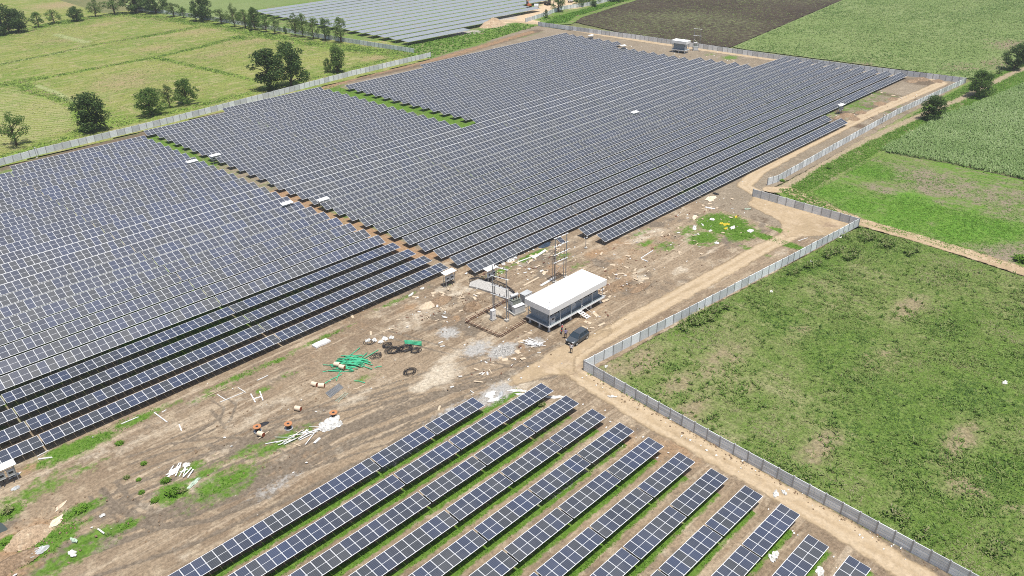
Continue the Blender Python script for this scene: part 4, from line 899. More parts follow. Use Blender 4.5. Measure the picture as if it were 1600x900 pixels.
# ------------------------------------------------------------------ electrical yard
def h_frame(p, q, h, label, arms=(.98, .80, .62, .45), double=True):
    t = empty('pole_structure', ((p[0]+q[0])/2, (p[1]+q[1])/2, 0), 0, label, 'utility pole'); c = Vector(((p[0]+q[0])/2, (p[1]+q[1])/2, 0))
    P_ = [Vector((p[0], p[1], 0))-c, Vector((q[0], q[1], 0))-c]; ax = (P_[1]-P_[0]).normalized(); nr = Vector((-ax.y, ax.x, 0))
    for i, pp in enumerate(P_):
        b = MB().mat(M_steel).box((pp.x, pp.y, h/2), (.16, .05, h), Euler((0, 0, math.atan2(ax.y, ax.x))).to_matrix()).box((pp.x, pp.y, h/2), (.05, .14, h), Euler((0, 0, math.atan2(ax.y, ax.x))).to_matrix())
        b.mat(M_cfoot).box((pp.x, pp.y, .15), (.6, .6, .3)); b.build('pole', t)
        if double: s = pp+nr*.5; MB().mat(M_steel).box((s.x, s.y, h*.30), (.09, .09, h*.60)).build('strut', t)
    for f in arms:
        z = h*f; a = P_[0]-ax*.35; b_ = P_[1]+ax*.35
        arm = MB().mat(M_lgrey)
        for s in (-.07, .07): arm.tube([a+nr*s+Vector((0, 0, z)), b_+nr*s+Vector((0, 0, z))], .05, 4)
        o = arm.build('cross_arm', t)
        for k in range(3):
            m_ = P_[0].lerp(P_[1], (k+.5)/3); ins = MB().mat(M_brown)
            for j in range(3): ins.cyl((m_.x, m_.y, z+.05+j*.10), .075 if j < 2 else .05, .06, 8)
            ins.cyl((m_.x, m_.y, z+.03), .03, .36, 6); ins.build('insulator', o)
    MB().mat(M_steel).tube([P_[0]+Vector((0, 0, h*.2)), P_[1]+Vector((0, 0, h*.43))], .03, 4).tube([P_[1]+Vector((0, 0, h*.2)), P_[0]+Vector((0, 0, h*.43))], .03, 4).build('cross_brace', t)
    MB().mat(M_cable).tube([P_[0]+nr*.12+Vector((0, 0, .1)), P_[0]+nr*.12+Vector((0, 0, h*.7))], .04, 5).build('riser_cable', t)
    return t
h_frame((73.4, 77.5), (73.95, 75.1), 9.1, 'galvanised twin pole structure inside the brown foundation frame')
h_frame((88.35, 78.1), (91.0, 78.0), 8.4, 'galvanised twin pole structure behind the control building')
h_frame((260.7, 164.5), (261.3, 162.2), 6.9, 'far twin pole structure at the back fence', (.97, .62), False)
MB_ = MB
def transformer(x, y, rz, label, s=1.0):
    t = empty('transformer', (x, y, 0), rz, label, 'transformer')
    MB().mat(M_cfoot).box((0, 0, .15), (2.4, 1.9, .3)).build('plinth', t)
    MB().mat(M_lgrey).box((0, -.55, .85), (1.9, .7, 1.1)).box((0, -.55, 1.42), (2.0, .8, .05)).build('cable_box', t)
    MB().mat(M_olive).box((0, .35, 1.25), (1.5, .9, 1.9)).box((0, .35, 2.22), (1.6, 1.0, .06)).build('tank', t)
    for sgn in (-1, 1):
        for k in range(5): MB().mat(M_grey).box((sgn*(.86+.0), -.02+k*.19, 1.3), (.22, .05, 1.4)).build('radiator_fin', t)
    MB().mat(M_lgrey).tube([(-.7, .55, 2.75), (.7, .55, 2.75)], .24, 10).box((-.4, .55, 2.45), (.08, .08, .4)).box((.4, .55, 2.45), (.08, .08, .4)).build('conservator', t)
    for k in (-.45, 0, .45):
        b = MB().mat(M_brown)
        for j in range(4): b.cyl((k, .05, 2.26+j*.12), .09-.01*j, .08, 8)
        b.cyl((k, .05, 2.25), .035, .62, 6); b.build('bushing', t)
    t.scale = (s, s, s); return t
transformer(77.0, 76.0, R(-8), 'white and green transformer beside the foundation frame')
transformer(257.0, 161.2, R(-40), 'small pale transformer near the far control building', .9)
def cabinet(x, y, rz, d, label, mat=None):
    t = empty('switch_cabinet', (x, y, 0), rz, label, 'cabinet'); h = d[2]
    MB().mat(M_cfoot).box((0, 0, .1), (d[0]+.2, d[1]+.2, .2)).build('plinth', t)
    MB().mat(mat or M_lgrey).box((0, 0, .2+h/2), d).box((0, 0, .2+h+.03), (d[0]+.1, d[1]+.1, .06)).build('housing', t)
    for s in (-1, 1):
        q = MB().mat(M_white).box((s*d[0]/4, -d[1]/2-.012, .2+h/2), (d[0]/2-.04, .02, h-.12)).build('door', t); MB().mat(M_dark).box((s*.06, -d[1]/2-.04, .2+h/2), (.03, .04, .16)).build('handle', q)
    return t
cabinet(79.6, 76.4, R(0), (1.7, 1.1, 2.0), 'grey walled switch cabinet with white top next to the transformer', M_grey)
cabinet(79.1, 74.3, R(90), (.8, .8, 1.5), 'small round shouldered grey cabinet between transformer and building', M_grey)
cabinet(72.75, 76.9, R(-5), (.7, .5, 1.5), 'slim white cabinet at the foot of the poles')
# foundation frame: trench formwork with rebar hoops around the pole yard
fr = [Vector((69.3, 79.4, 0)), Vector((69.9, 72.5, 0)), Vector((76.6, 72.9, 0)), Vector((78.9, 79.5, 0))]
t = empty('foundation_frame', fr[1], 0, 'brown foundation formwork with pale rods around the pole yard', 'formwork')
for i in range(4):
    if i == 2: continue
    a, b_ = fr[i]-fr[1], fr[(i+1) % 4]-fr[1]; d = b_-a; n = max(4, int(d.length/.75)); u = d.normalized(); nr = Vector((-u.y, u.x, 0))
    q = MB().mat(M_rust)
    for s in (-.16, .16):
        for z in (.12, .42): q.tube([a+nr*s+Vector((0, 0, z)), b_+nr*s+Vector((0, 0, z))], .045, 4)
    q.build('side_board', t)
    for k in range(n):
        c = a.lerp(b_, (k+.5)/n); MB().mat(M_wood).box((0, 0, 0), (.07, .62 if k % 3 else 1.1, .05), None).build('cross_rod', t, (c.x, c.y, .50), (0, 0, math.atan2(u.y, u.x)))
# curved cable trench cover with cables
ctp = GL([(735, 443), (748, 438), (768, 443), (790, 451), (806, 462)]); t = empty('cable_trench', (ctp[0][0], ctp[0][1], 0), 0, 'curved grey concrete cable trench leading to the transformer', 'cable trench'); o = Vector((ctp[0][0], ctp[0][1], 0))
low = GL([(733, 449), (746, 452), (766, 458), (785, 466), (801, 474)])
b = MB().mat(M_rubble); 
for i in range(4):
    p0, p1, q1, q0 = [Vector((*w_, 0))-o for w_ in (ctp[i], ctp[i+1], low[i+1], low[i])]
    poly = [(p.x, p.y) for p in (q0, q1, p1, p0)]; b.prism(poly, -.02, .30)
b.build('concrete_wall', t)
for k in range(5):
    pts = [Vector((ctp[i][0], ctp[i][1], .42+.06*k))-o+Vector((.12*k-.2, .14*k+.05*math.sin(i*1.3+k), .10*math.sin(i*2+k))) for i in range(5)]
    MB().mat(M_cable).tube(pts, .045, 5).build('cable', t)
# ------------------------------------------------------------------ inverter shelters
def shelter(u, v, label, rz=0.0, z=2.45, s=1.0):
    if 'showing' in label or 'amid' in label: z = 2.05
    p = G(u, v, z); t = empty('inverter_shelter', (p.x, p.y, 0), rz, label, 'inverter', None)
    MB().mat(M_roofw).box((0, 0, z), (2.5, 1.15, .06), (R(6), 0, 0)).build('roof', t)
    for sx in (-1, 1):
        for sy in (-1, 1): MB().mat(M_steel).box((sx*.95, sy*.36, z/2-.06+sy*.02), (.07, .07, z-.16+sy*.04)).build('post', t)
    MB().mat(M_steel).box((0, .05, .75), (1.9, .06, .08)).box((0, .05, 1.75), (1.9, .06, .08)).build('rail', t)
    for k in (-.5, .5):
        q = MB().mat(M_lgrey).box((0, 0, 0), (.75, .30, .75)).mat(M_dark).box((0, -.156, .12), (.5, .012, .28)).build('inverter', t, (k, -.12, 1.3)); MB().mat(M_black).box((0, -.02, -.45), (.5, .2, .14)).build('cable_gland', q)
    MB().mat(M_cable).tube([(-.5, -.1, .85), (-.45, -.2, .3), (-.6, -.4, .02)], .05, 5).tube([(.5, -.1, .85), (.55, -.15, .3), (.4, -.4, .02)], .05, 5).build('cable', t)
    return t
for a in [(701, 424.5, 'inverter shelter with white roof at the west end of the cross gap'), (766.5, 418.5, 'inverter shelter with white roof beside the trench and poles'), (4, 729, 'inverter shelter with white roof at the bare strip by the low rows'), (1315, 163.5, 'inverter shelter with white roof by the far debris heap'),
          (974, 71, 'inverter shelter with white roof near the back road'), (923.6, 55, 'inverter shelter tucked against the back road edge'), (336, 242, 'white shelter roof showing among the panels east of the gap top'), (299.6, 251.7, 'white shelter roof showing among the panels west of the gap top'),
          (448, 317, 'white shelter roof showing above the west block panels mid gap'), (505, 311, 'white shelter roof showing above the east block panels mid gap'), (992, 175, 'white shelter roof alone amid the far panels')]:
    shelter(*a)
# thin camera and lamp poles
def lamp_pole(u, v, vt, label):
    p = G(u, v); h = (v-vt)/(F_PX/PX(p)[2]*math.cos(PITCH)); t = empty('camera_pole', p, 0, label, 'pole')
    MB().mat(M_steel).cyl((0, 0, 0), .06, h, 6).build('pole', t); MB().mat(M_lgrey).box((.12, -.1, h-.08), (.34, .16, .14)).tube([(0, 0, h-.1), (.1, -.08, h-.06)], .03, 4).build('camera_head', t); MB().mat(M_cfoot).box((0, 0, .1), (.4, .4, .2)).build('footing', t)
lamp_pole(1378, 193, 180, 'thin camera pole between the east road and fence'); lamp_pole(58, 247, 232, 'thin camera pole at the west end of the long fence'); lamp_pole(915, 388, 371, 'thin pole with struts beside the short rows')

# ================================================================== car
def car(x, y, rz, label):
    t = empty('parked_car', (x, y, 0), rz, label, 'car')
    paint = simple('car_paint', (.085, .098, .110), .2, .6, .3, .03); g_ = M_glass
    def sec(xx, hw, z0, z1, sh):  # cross-section, rounded shoulders
        return [(xx, -hw*.92, z0), (xx, -hw, z0+.12), (xx, -hw, z1-sh), (xx, -hw*.93, z1-sh*.3), (xx, -hw*.80, z1), (xx, hw*.80, z1), (xx, hw*.93, z1-sh*.3), (xx, hw, z1-sh), (xx, hw, z0+.12), (xx, hw*.92, z0)]
    L = [(-1.98, .62, .38, .66, .1), (-1.92, .74, .26, .76, .12), (-1.6, .82, .22, .86, .14), (-1.0, .86, .22, .95, .14), (-.5, .87, .22, .99, .12), (.6, .87, .22, 1.02, .12), (1.4, .86, .22, 1.04, .12), (1.85, .80, .26, 1.02, .12), (1.98, .68, .40, .92, .1)]
    MB().mat(paint).loft([sec(*q) for q in L]).build('body', t, smooth=False)
    # greenhouse: glass block narrowed upward, roof and pillars over it
    def gs(xx, hw, z): return [(xx, -hw, z), (xx, hw, z)]
    low = [(-.95, .78), (1.78, .76)]; top = [(-.22, .60), (1.35, .58)]
    v = [(-.95, -.78, .96), (1.80, -.74, 1.00), (1.80, .74, 1.00), (-.95, .78, .96), (-.22, -.60, 1.48), (1.38, -.57, 1.50), (1.38, .57, 1.50), (-.22, .60, 1.48)]
    MB().mat(g_).add(v, [(0, 1, 5, 4), (1, 2, 6, 5), (2, 3, 7, 6), (3, 0, 4, 7), (4, 5, 6, 7)]).build('windows', t)
    MB().mat(paint).loft([[(-.30, -.60, 1.46), (-.30, .60, 1.46), (-.26, .55, 1.50), (-.26, -.55, 1.50)], [(.3, -.63, 1.49), (.3, .63, 1.49), (.3, .56, 1.56), (.3, -.56, 1.56)], [(1.0, -.62, 1.50), (1.0, .62, 1.50), (1.0, .55, 1.56), (1.0, -.55, 1.56)], [(1.50, -.56, 1.47), (1.50, .56, 1.47), (1.48, .52, 1.52), (1.48, -.52, 1.52)]]).build('roof', t)
    for s in (-1, 1):
        p = MB().mat(paint)
        for (xa, ya, za, xb, yb, zb, r) in ((-.96, .785, .95, -.24, .61, 1.49, .035), (.42, .795, .98, .50, .615, 1.50, .04), (1.25, .79, .99, 1.05, .60, 1.50, .05), (1.80, .75, .98, 1.40, .58, 1.50, .06)): p.tube([(xa, s*ya, za), (xb, s*yb, zb)], r, 5)
        p.build('pillar', t)
        MB().mat(paint).box((-.62, s*.98, 1.02), (.12, .20, .13)).build('mirror', t)
        MB().mat(M_lgrey).box((-1.86, s*.58, .72), (.18, .30, .12), (0, 0, -s*.35)).build('headlight', t); MB().mat(M_redw).box((1.93, s*.60, .84), (.10, .24, .16)).build('tail_light', t)
        for xx in (-1.25, 1.22):
            wl = MB().mat(M_black).tube([(xx, s*.70, .31), (xx, s*.885, .31)], .31, 16).build('wheel', t); MB().mat(M_grey).tube([(xx, s*.88, .31), (xx, s*.893, .31)], .20, 10).build('rim', wl)
        for (xa, xb) in ((-.55, .45), (.50, 1.2)): MB().mat(M_dark).box(((xa+xb)/2, s*.874, .62), (.012, .006, .6)).build('door_seam', t)
    MB().mat(M_black).box((-1.965, 0, .42), (.06, 1.15, .22)).box((-1.95, 0, .66), (.05, .6, .09)).build('grille', t)
    MB().mat(M_white).box((-2.0, 0, .40), (.02, .42, .11)).build('number_plate', t)
    MB().mat(M_dark).box((0, 0, .25), (3.3, 1.4, .10)).build('underbody', t)
car(77.25, 63.6, R(3), 'dark grey hatchback parked on the dirt road by the control building')
# ------------------------------------------------------------------ motorcycle
def motorbike(x, y, rz, label):
    t = empty('motorcycle', (x, y, 0), rz, label, 'motorcycle'); red = simple('red_paint', (.35, .03, .03), .35, .5)
    for xx in (-.62, .62):
        pts = [(xx+.27*math.cos(a*PI/8), 0, .30+.27*math.sin(a*PI/8)) for a in range(17)]; wl = MB().mat(M_black).tube(pts, .045, 6, False).build('wheel', t)
        sp = MB().mat(M_grey)
        for a in range(6): sp.tube([(xx, 0, .30), (xx+.25*math.cos(a*PI/3), 0, .30+.25*math.sin(a*PI/3))], .012, 4)
        sp.tube([(xx, -.06, .3), (xx, .06, .3)], .05, 8).build('spokes', wl)
    MB().mat(M_dark).tube([(-.62, 0, .30), (-.15, 0, .42), (.30, 0, .72)], .035, 6).tube([(.62, -.07, .30), (.40, -.07, .95)], .025, 6).tube([(.62, .07, .30), (.40, .07, .95)], .025, 6).tube([(-.62, .1, .30), (-.45, .1, .70)], .02, 5).build('frame', t)
    MB().mat(M_grey).box((.02, 0, .38), (.34, .22, .28)).tube([(.0, .12, .28), (-.75, .14, .34)], .04, 6).build('engine', t)
    MB().mat(red).loft([[(.36, -.05, .74), (.36, .05, .74), (.36, .05, .86), (.36, -.05, .86)], [(.12, -.12, .66), (.12, .12, .66), (.12, .10, .92), (.12, -.10, .92)], [(-.12, -.09, .66), (-.12, .09, .66), (-.12, .08, .82), (-.12, -.08, .82)]]).build('fuel_tank', t)
    MB().mat(M_black).loft([[(-.10, -.10, .76), (-.10, .10, .76), (-.10, .09, .82), (-.10, -.09, .82)], [(-.45, -.12, .74), (-.45, .12, .74), (-.45, .11, .82), (-.45, -.11, .82)], [(-.72, -.07, .80), (-.72, .07, .80), (-.72, .06, .86), (-.72, -.06, .86)]]).build('saddle', t)
    MB().mat(M_dark).tube([(.30, -.34, 1.02), (.40, 0, .98), (.30, .34, 1.02)], .018, 5).build('handlebar', t); MB().mat(M_lgrey).box((.50, 0, .86), (.10, .16, .16)).build('headlight', t)
    MB().mat(red).tube([(-.85, 0, .56), (-.70, 0, .63), (-.50, 0, .60)], .06, 5).tube([(.88, 0, .48), (.70, 0, .60), (.48, 0, .58)], .05, 5).build('mudguard', t)
motorbike(77.55, 66.9, R(35), 'red and black motorcycle parked under the edge of the building')
# ------------------------------------------------------------------ people
M_skin = simple('skin', (.20, .105, .065), .6, .3); M_hair = simple('dark_hair', (.012, .010, .009), .7, .2)
def person(x, y, rz, shirt, trous, label, pose):
    root = empty('person', (x, y, 0), rz, label, 'person')
    V, E_, Rr, Pm = [], [], [], []
    def vtx(p, r, par=None, m=0):
        V.append(p); Rr.append(r)
        if par is not None: E_.append((par, len(V)-1))
        return len(V)-1
    pel = vtx((0, 0, .93), (.15, .11)); bel = vtx((0, 0, 1.08), (.145, .10), pel); che = vtx((0, -.01, 1.28), (.165, .11), bel); nb_ = vtx((0, 0, 1.44), (.10, .08), che)
    nk = vtx((0, -.01, 1.50), (.052, .052), nb_); hd0 = vtx((0, -.015, 1.57), (.075, .085), nk); hd1 = vtx((0, -.02, 1.66), (.078, .095), hd0); vtx((0, -.01, 1.735), (.05, .06), hd1)
    vtx((0, -.118, 1.615), (.014, .014), hd0)      # nose
    for s in (-1, 1):
        vtx((s*.088, 0, 1.62), (.012, .02), hd1)   # ear
        hp = vtx((s*.10, 0, .88), (.095, .095), pel); kn = vtx((s*.115, -.02-pose.get('kn', 0)*s, .48), (.062, .065), hp); an = vtx((s*.12, .03, .09), (.042, .045), kn)
        to = vtx((s*.135, -.06, .045), (.045, .035), an); vtx((s*.145, -.16, .03), (.038, .025), to)
        sh = vtx((s*.19, 0, 1.41), (.062, .062), nb_); el = vtx((s*pose['elx'], pose['ely'][0 if s < 0 else 1], 1.14), (.043, .043), sh)
        wp = pose['wr'][0 if s < 0 else 1]; wr = vtx((s*wp[0], wp[1], wp[2]), (.028, .026), el)
        d = (Vector((s*wp[0], wp[1], wp[2]))-Vector(V[el])).normalized(); pm = Vector(V[wr])+d*.055; pmi = vtx(tuple(pm), (.036, .020), wr)
        side = d.cross(Vector((1, 0, 0))); side = side.normalized() if side.length > .1 else Vector((0, 1, 0)); inn = d.cross(side)
        for j, (o, ln) in enumerate(((-.028, .060), (-.010, .072), (.009, .068), (.027, .052))):
            f1 = pm+side*o+d*(.035+ln*.4); f2 = f1+d*ln*.45+inn*(-s*.018); a_ = vtx(tuple(f1), (.0085, .0085), pmi); vtx(tuple(f2), (.0075, .0075), a_)
        th = Vector(V[wr])+side*.040+d*.035; a_ = vtx(tuple(th), (.010, .010), wr); vtx(tuple(th+d*.035+side*.012), (.009, .009), a_)
    me = bpy.data.meshes.new('body'); me.from_pydata(V, E_, []); o = inst('body', me, root)
    md = o.modifiers.new('skin', 'SKIN'); md.use_smooth_shade = True; sv_ = me.skin_vertices[0].data
    for i, r in enumerate(Rr): sv_[i].radius = r
    sv_[0].use_root = True
    o.modifiers.new('sub', 'SUBSURF').levels = 1; o.modifiers['sub'].render_levels = 1
    dg = bpy.context.evaluated_depsgraph_get(); dg.update(); me2 = bpy.data.meshes.new_from_object(o.evaluated_get(dg)); o.modifiers.clear(); o.data = me2; me2.name = 'body'
    me2.materials.clear()
    for q in (M_skin, shirt, trous, M_black): me2.materials.append(q)
    for p in me2.polygons:
        c = p.center; p.use_smooth = True
        arm = abs(c.x) > .20 and c.z > .62
        p.material_index = 3 if c.z < .10 else 2 if (c.z < .95 and not arm) else 1 if (c.z < 1.46 and (not arm or c.z > 1.16)) else 0
    hb = MB().mat(M_hair)
    rings = []
    for i in range(6):
        a = i/5*PI*.55; rings.append([(.100*math.sin(a)*math.cos(2*PI*k/12), .012+.112*math.sin(a)*math.sin(2*PI*k/12), 1.66+.118*math.cos(a)-(.03 if (i == 5 and math.sin(2*PI*k/12) > .2) else 0)) for k in range(12)])
    hb.loft(rings); hb.build('hair', root, smooth=True)
    for s in (-1, 1): MB().mat(M_black).box((s*.032, -.108, 1.635), (.022, .010, .010)).build('eye', root)
    MB().mat(M_redw).box((0, -.103, 1.575), (.04, .008, .009)).build('mouth', root)
    return root
person(74.02, 62.0, R(-55), simple('white_shirt', (.72, .72, .74), .8, .2), simple('dark_trousers', (.020, .020, .026), .85, .2), 'person in a white shirt and dark trousers standing before the car', {'elx': .27, 'ely': (.03, .02), 'wr': ((.27, -.06, .90), (.20, -.16, .98)), 'kn': .03})
person(76.45, 65.25, R(150), simple('lavender_shirt', (.32, .29, .46), .8, .2), simple('black_trousers', (.016, .015, .018), .85, .2), 'person in a lavender shirt between the car and the motorcycle', {'elx': .28, 'ely': (.04, -.02), 'wr': ((.26, -.10, .93), (.24, -.20, 1.05)), 'kn': -.02})
# ================================================================== loose material on the bare ground
rn = random.Random(23)
def board_mesh(seed, n=4):
    q = random.Random(seed); secs = []
    for i in range(n):
        x = -.5+i/(n-1); w_ = .5*q.uniform(.86, 1.0); z = q.uniform(-.12, .25); sk = q.uniform(-.04, .04)
        secs.append([(x+sk*(i in (0, n-1)), -w_, z-.5), (x-sk, w_, z-.5), (x-sk, w_*.97, z+.5), (x+sk, -w_*.97, z+.5)])
    return secs
BM = {}
def board(u, v, L, W, T, ang, mat, label, cat='board', group=None, z=0.0, name='scrap_board', tilt=0.0, pos=None):
    key = (mat.name, rn.randrange(5))
    if key not in BM: BM[key] = MB().mat(mat).loft(board_mesh(key[1]*3+1)).mesh('board')
    p = pos or G(u, v); o = inst(name, BM[key], None, (p.x, p.y, z+T*.62+abs(math.sin(tilt))*L*.5), (0, tilt, ang), (L, W, T))
    return tag(o, label, cat, group)
def sheet_scrap(u, v, rx, ry, mat, label, cat='sheet', h=.25, seed=1, ang=0.0, name='torn_sheet'):
    """crumpled sheet: irregular outline, folds"""
    q = np.random.default_rng(seed); nr, na = 5, 16; V = [(0, 0, h*.8)]; Fq = []
    rad = .6+.55*q.uniform(0, 1, na)
    for i in range(1, nr+1):
        for k in range(na):
            r = i/nr*rad[k]; a = 2*PI*k/na; zz = h*(q.uniform(.15, 1.0) if i < nr else q.uniform(0.05, .3))
            V.append((rx*r*math.cos(a), ry*r*math.sin(a), zz))
    for k in range(na): Fq.append((0, 1+k, 1+(k+1) % na))
    for i in range(nr-1):
        for k in range(na): a = 1+i*na+k; b_ = 1+i*na+(k+1) % na; Fq.append((a, a+na, b_+na, b_))
    me = bpy.data.meshes.new(name); me.from_pydata(V, [], Fq); me.materials.append(mat); me.update()
    return tag(inst(name, me, None, G(u, v)+Vector((0, 0, .015)), (0, 0, ang)), label, cat)
def mound(u, v, rx, ry, h, mat, label, seed=1, name='soil_heap', cat='soil heap', rough=.5, ang=0.0, crater=0.0, n=30):
    p = G(u, v); xs = np.linspace(-1.15, 1.15, n); X, Y = np.meshgrid(xs, xs); r = np.hypot(X, Y)
    base = np.clip(1-r**2, 0, 1)**1.2
    if crater: base = np.clip(1-((r-.62)/.36)**2, 0, 1)-crater*0
    nz = fbm(X*3+seed*7, Y*3-seed, seed, 5); Z = h*base*(1-rough+2*rough*nz)+.10*h*(vnoise(X*14, Y*14, seed)-.5)*(base > .02)-.04*(base <= 0)
    idx = np.arange(n*n).reshape(n, n); q = np.stack([idx[:-1, :-1], idx[:-1, 1:], idx[1:, 1:], idx[1:, :-1]], -1).reshape(-1, 4)
    q = q[(base.ravel()[q] > 0).any(1)]
    me = np_mesh(name, np.stack([X.ravel()*rx, Y.ravel()*ry, Z.ravel()], -1), q, mat, {'tint': nz.ravel()})
    me.validate()
    return tag(inst(name, me, None, p, (0, 0, ang)), label, cat)
# green pipes
gc = G(547, 569)
for i in range(46):
    a = R(rn.choice([-62, -55, -48, -68, -40, 12, -75])+rn.uniform(-9, 9)); L = rn.uniform(2.2, 4.0)
    cx, cy = gc.x+rn.gauss(0, 1.1), gc.y+rn.gauss(0, .8); z = .08+max(0, .32*math.exp(-((cx-gc.x)**2+(cy-gc.y)**2)/1.6))*rn.random()
    pts = [(s*L/2*math.cos(a)*1.0, s*L/2*math.sin(a)*1.0, .05*math.sin(s*2+i)+.04*abs(s)) for s in (-1, -.4, .2, .7, 1)]
    b = MB().mat(M_gpipe).tube(pts, .062, 7)
    tag(b.build('plastic_pipe', None, (cx, cy, z), smooth=True), 'bright green plastic pipe lying in the tangled heap', 'pipe', 'green pipes in the heap')
for i, (u, v, a, L) in enumerate([(520, 593, 4, 3.0), (562, 597, -60, 1.6), (518, 580, -35, 2.4), (530, 586, 40, 2.8), (591, 574, -20, 1.0)]):
    tag(MB().mat(M_gpipe).tube([(-L/2, 0, 0), (-L*.1, .08, .02), (L/2, -.05, 0)], .06, 7).build('plastic_pipe', None, G(u, v)+Vector((0, 0, .07)), (0, 0, R(a))), 'green plastic pipe lying apart from the heap', 'pipe', 'stray green pipes')
for i in range(6):
    p = G(643+i*.6, 537); tag(MB().mat(M_gpipe).tube([(-1.3, 0, 0), (0, .03, .01), (1.3, 0, 0)], .07, 7).build('plastic_pipe', None, (p.x+.05*i, p.y+.16*i-.4, .08+.10*(i % 2)), (0, 0, R(-58+i))), 'green plastic pipe in the bundle behind the black cable coils', 'pipe', 'green pipes behind the coils')
# drums and cable reels
def drum(u, v, ang, label, z=0.0):
    t = empty('drum', G(u, v)+Vector((0, 0, z)), R(ang), label, 'drum')
    b = MB().mat(M_cream).tube([(-.42, 0, .31), (-.40, 0, .31), (-.40, 0, .31), (.40, 0, .31), (.42, 0, .31)], [.29, .31, .31, .31, .29], 16); b.build('shell', t, smooth=False)
    for s in (-1, 1): MB().mat(M_redw).tube([(s*.425, 0, .31), (s*.44, 0, .31)], .285, 16).build('end_cap', t)
    for s in (-.15, .15): MB().mat(M_cream).tube([(s-.02, 0, .31), (s+.02, 0, .31)], .325, 16).build('hoop', t)
for a in [(491.5, 603, -70, 'red ended cream drum left of its twin below the green pipes'), (502.5, 605, -50, 'cream drum right of its twin below the green pipes'), (466, 641, -65, 'lone cream drum with a rust red end'), (527, 573, -60, 'drum lying on the west side of the green pipe heap', .12), (535, 577, -70, 'drum half under the green pipe heap', .1), (408, 681, -70, 'cream and red drum next to the orange reel')]:
    drum(*a[:4], *a[4:])
def reel(u, v, label, rr=.52):
    t = empty('cable_reel', G(u, v), 0, label, 'cable reel')
    MB().mat(M_grey).cyl((0, 0, .02), rr, .07, 18).build('flange', t); MB().mat(M_orange).cyl((0, 0, .72), rr, .07, 18).build('flange', t)
    MB().mat(M_cable).cyl((0, 0, .09), rr*.55, .63, 14).build('wound_cable', t); MB().mat(M_dark).cyl((0, 0, .792), rr*.35, .004, 12).cyl((0, 0, .796), rr*.14, .05, 8).build('hub', t)
reel(522, 652, 'orange topped cable reel at the end of the white scrap heap'); reel(451.5, 669.5, 'orange topped cable reel between the drum and white scrap heap'); reel(403, 674, 'orange topped cable reel leaning by the red drum')
mound(410, 664, .9, .5, .12, M_cable, 'flat patch of black ash beside the orange reel', 5, 'ash_patch', 'ash')
# black cable coils
def coil(u, v, r, turns, label, seed, loose=.25):
    q = random.Random(seed); t = empty('cable_coil', G(u, v), 0, label, 'cable')
    for k in range(turns):
        cx, cy, rr = q.gauss(0, r*loose), q.gauss(0, r*loose*.7), r*q.uniform(.55, 1.05); z = .04+.03*k*q.random(); n = 18; ph = q.uniform(0, 6)
        pts = [(cx+rr*math.cos(ph+2*PI*i/n)*(1+.08*math.sin(3*i)), cy+rr*.8*math.sin(ph+2*PI*i/n), z+.04*math.sin(i+k)+.04) for i in range(int(n*q.uniform(.8, 1.05)))]
        MB().mat(M_cable).tube(pts, .030, 5).build('cable_turn', t)
for a in [(604, 541, .8, 9, 'loose black cable coils left in the big coil heap', 1), (617, 548, 1.0, 13, 'dense black cable coils at the front of the coil heap', 2), (634, 545, 1.0, 13, 'dense black cable coils in the middle of the coil heap', 3), (648, 549, .8, 9, 'black cable coils at the east end of the heap', 4), (641, 582, .95, 8, 'separate black cable coil near the pale splash', 5, .12), (578, 534, .9, 3, 'thin single cable loops around white plastic bags', 6), (590, 556, .8, 7, 'black cable tangle at the edge of the green pipes', 7, .5)]:
    coil(*a)
for i, (u, v) in enumerate([(575, 533), (585, 532), (602, 530), (595, 535), (612, 528)]): sheet_scrap(u, v, .55, .4, M_sheetw, 'white plastic bag beside the black cable loops', 'plastic bag', .28, i+40, i, 'plastic_bag')['group'] = 'white bags by the coils'
# white slab, channels, ladder, frames
board(502, 538, 2.5, 1.15, .28, R(2), M_white, 'thick white foam slab lying alone near the low solar rows', 'slab', name='foam_slab')
for i in range(6):
    p = G(514, 617); b = MB().mat(M_steel).box((0, 0, .01), (2.6, .16, .02)).box((0, -.075, .07), (2.6, .015, .12)).box((0, .075, .07), (2.6, .015, .12))
    tag(b.build('steel_channel', None, (p.x+1.0+.02*i, p.y+.21*i-.35, .02+.03*(i % 2)), (0, 0, R(12+rn.uniform(-2, 2)))), 'grey galvanised steel channel stacked beside its equals', 'steel channel', 'stacked steel channels')
t = empty('ladder', G(534, 621), R(18), 'pale green thin ladder lying by the steel channels', 'ladder'); mlg = simple('pale_green_paint', (.42, .52, .42), .6, .3)
for s in (-.22, .22): MB().mat(mlg).tube([(-1.1, s, .06), (1.1, s, .06)], .025, 5).build('rail', t)
for i in range(7): MB().mat(mlg).tube([(-.95+i*.32, -.22, .06), (-.95+i*.32, .22, .06)], .018, 5).build('rung', t)
t = empty('timber_frame', G(401, 622), 0, 'white H shaped timber frame lying on the soil', 'frame')
for (pa, pb) in (((392, 616), (399, 629)), ((406, 612), (411, 626)), ((396, 624), (409, 620))):
    a, b_ = G(*pa)-t.location, G(*pb)-t.location; d = (b_-a); c = (a+b_)/2
    MB().mat(M_white).loft([[(s*d.length/2, -.07, .0), (s*d.length/2, .07, .0), (s*d.length/2, .07, .09), (s*d.length/2, -.07, .09)] for s in (-1, 1)]).build('beam', t, (c.x, c.y, .01), (0, 0, math.atan2(d.y, d.x)))
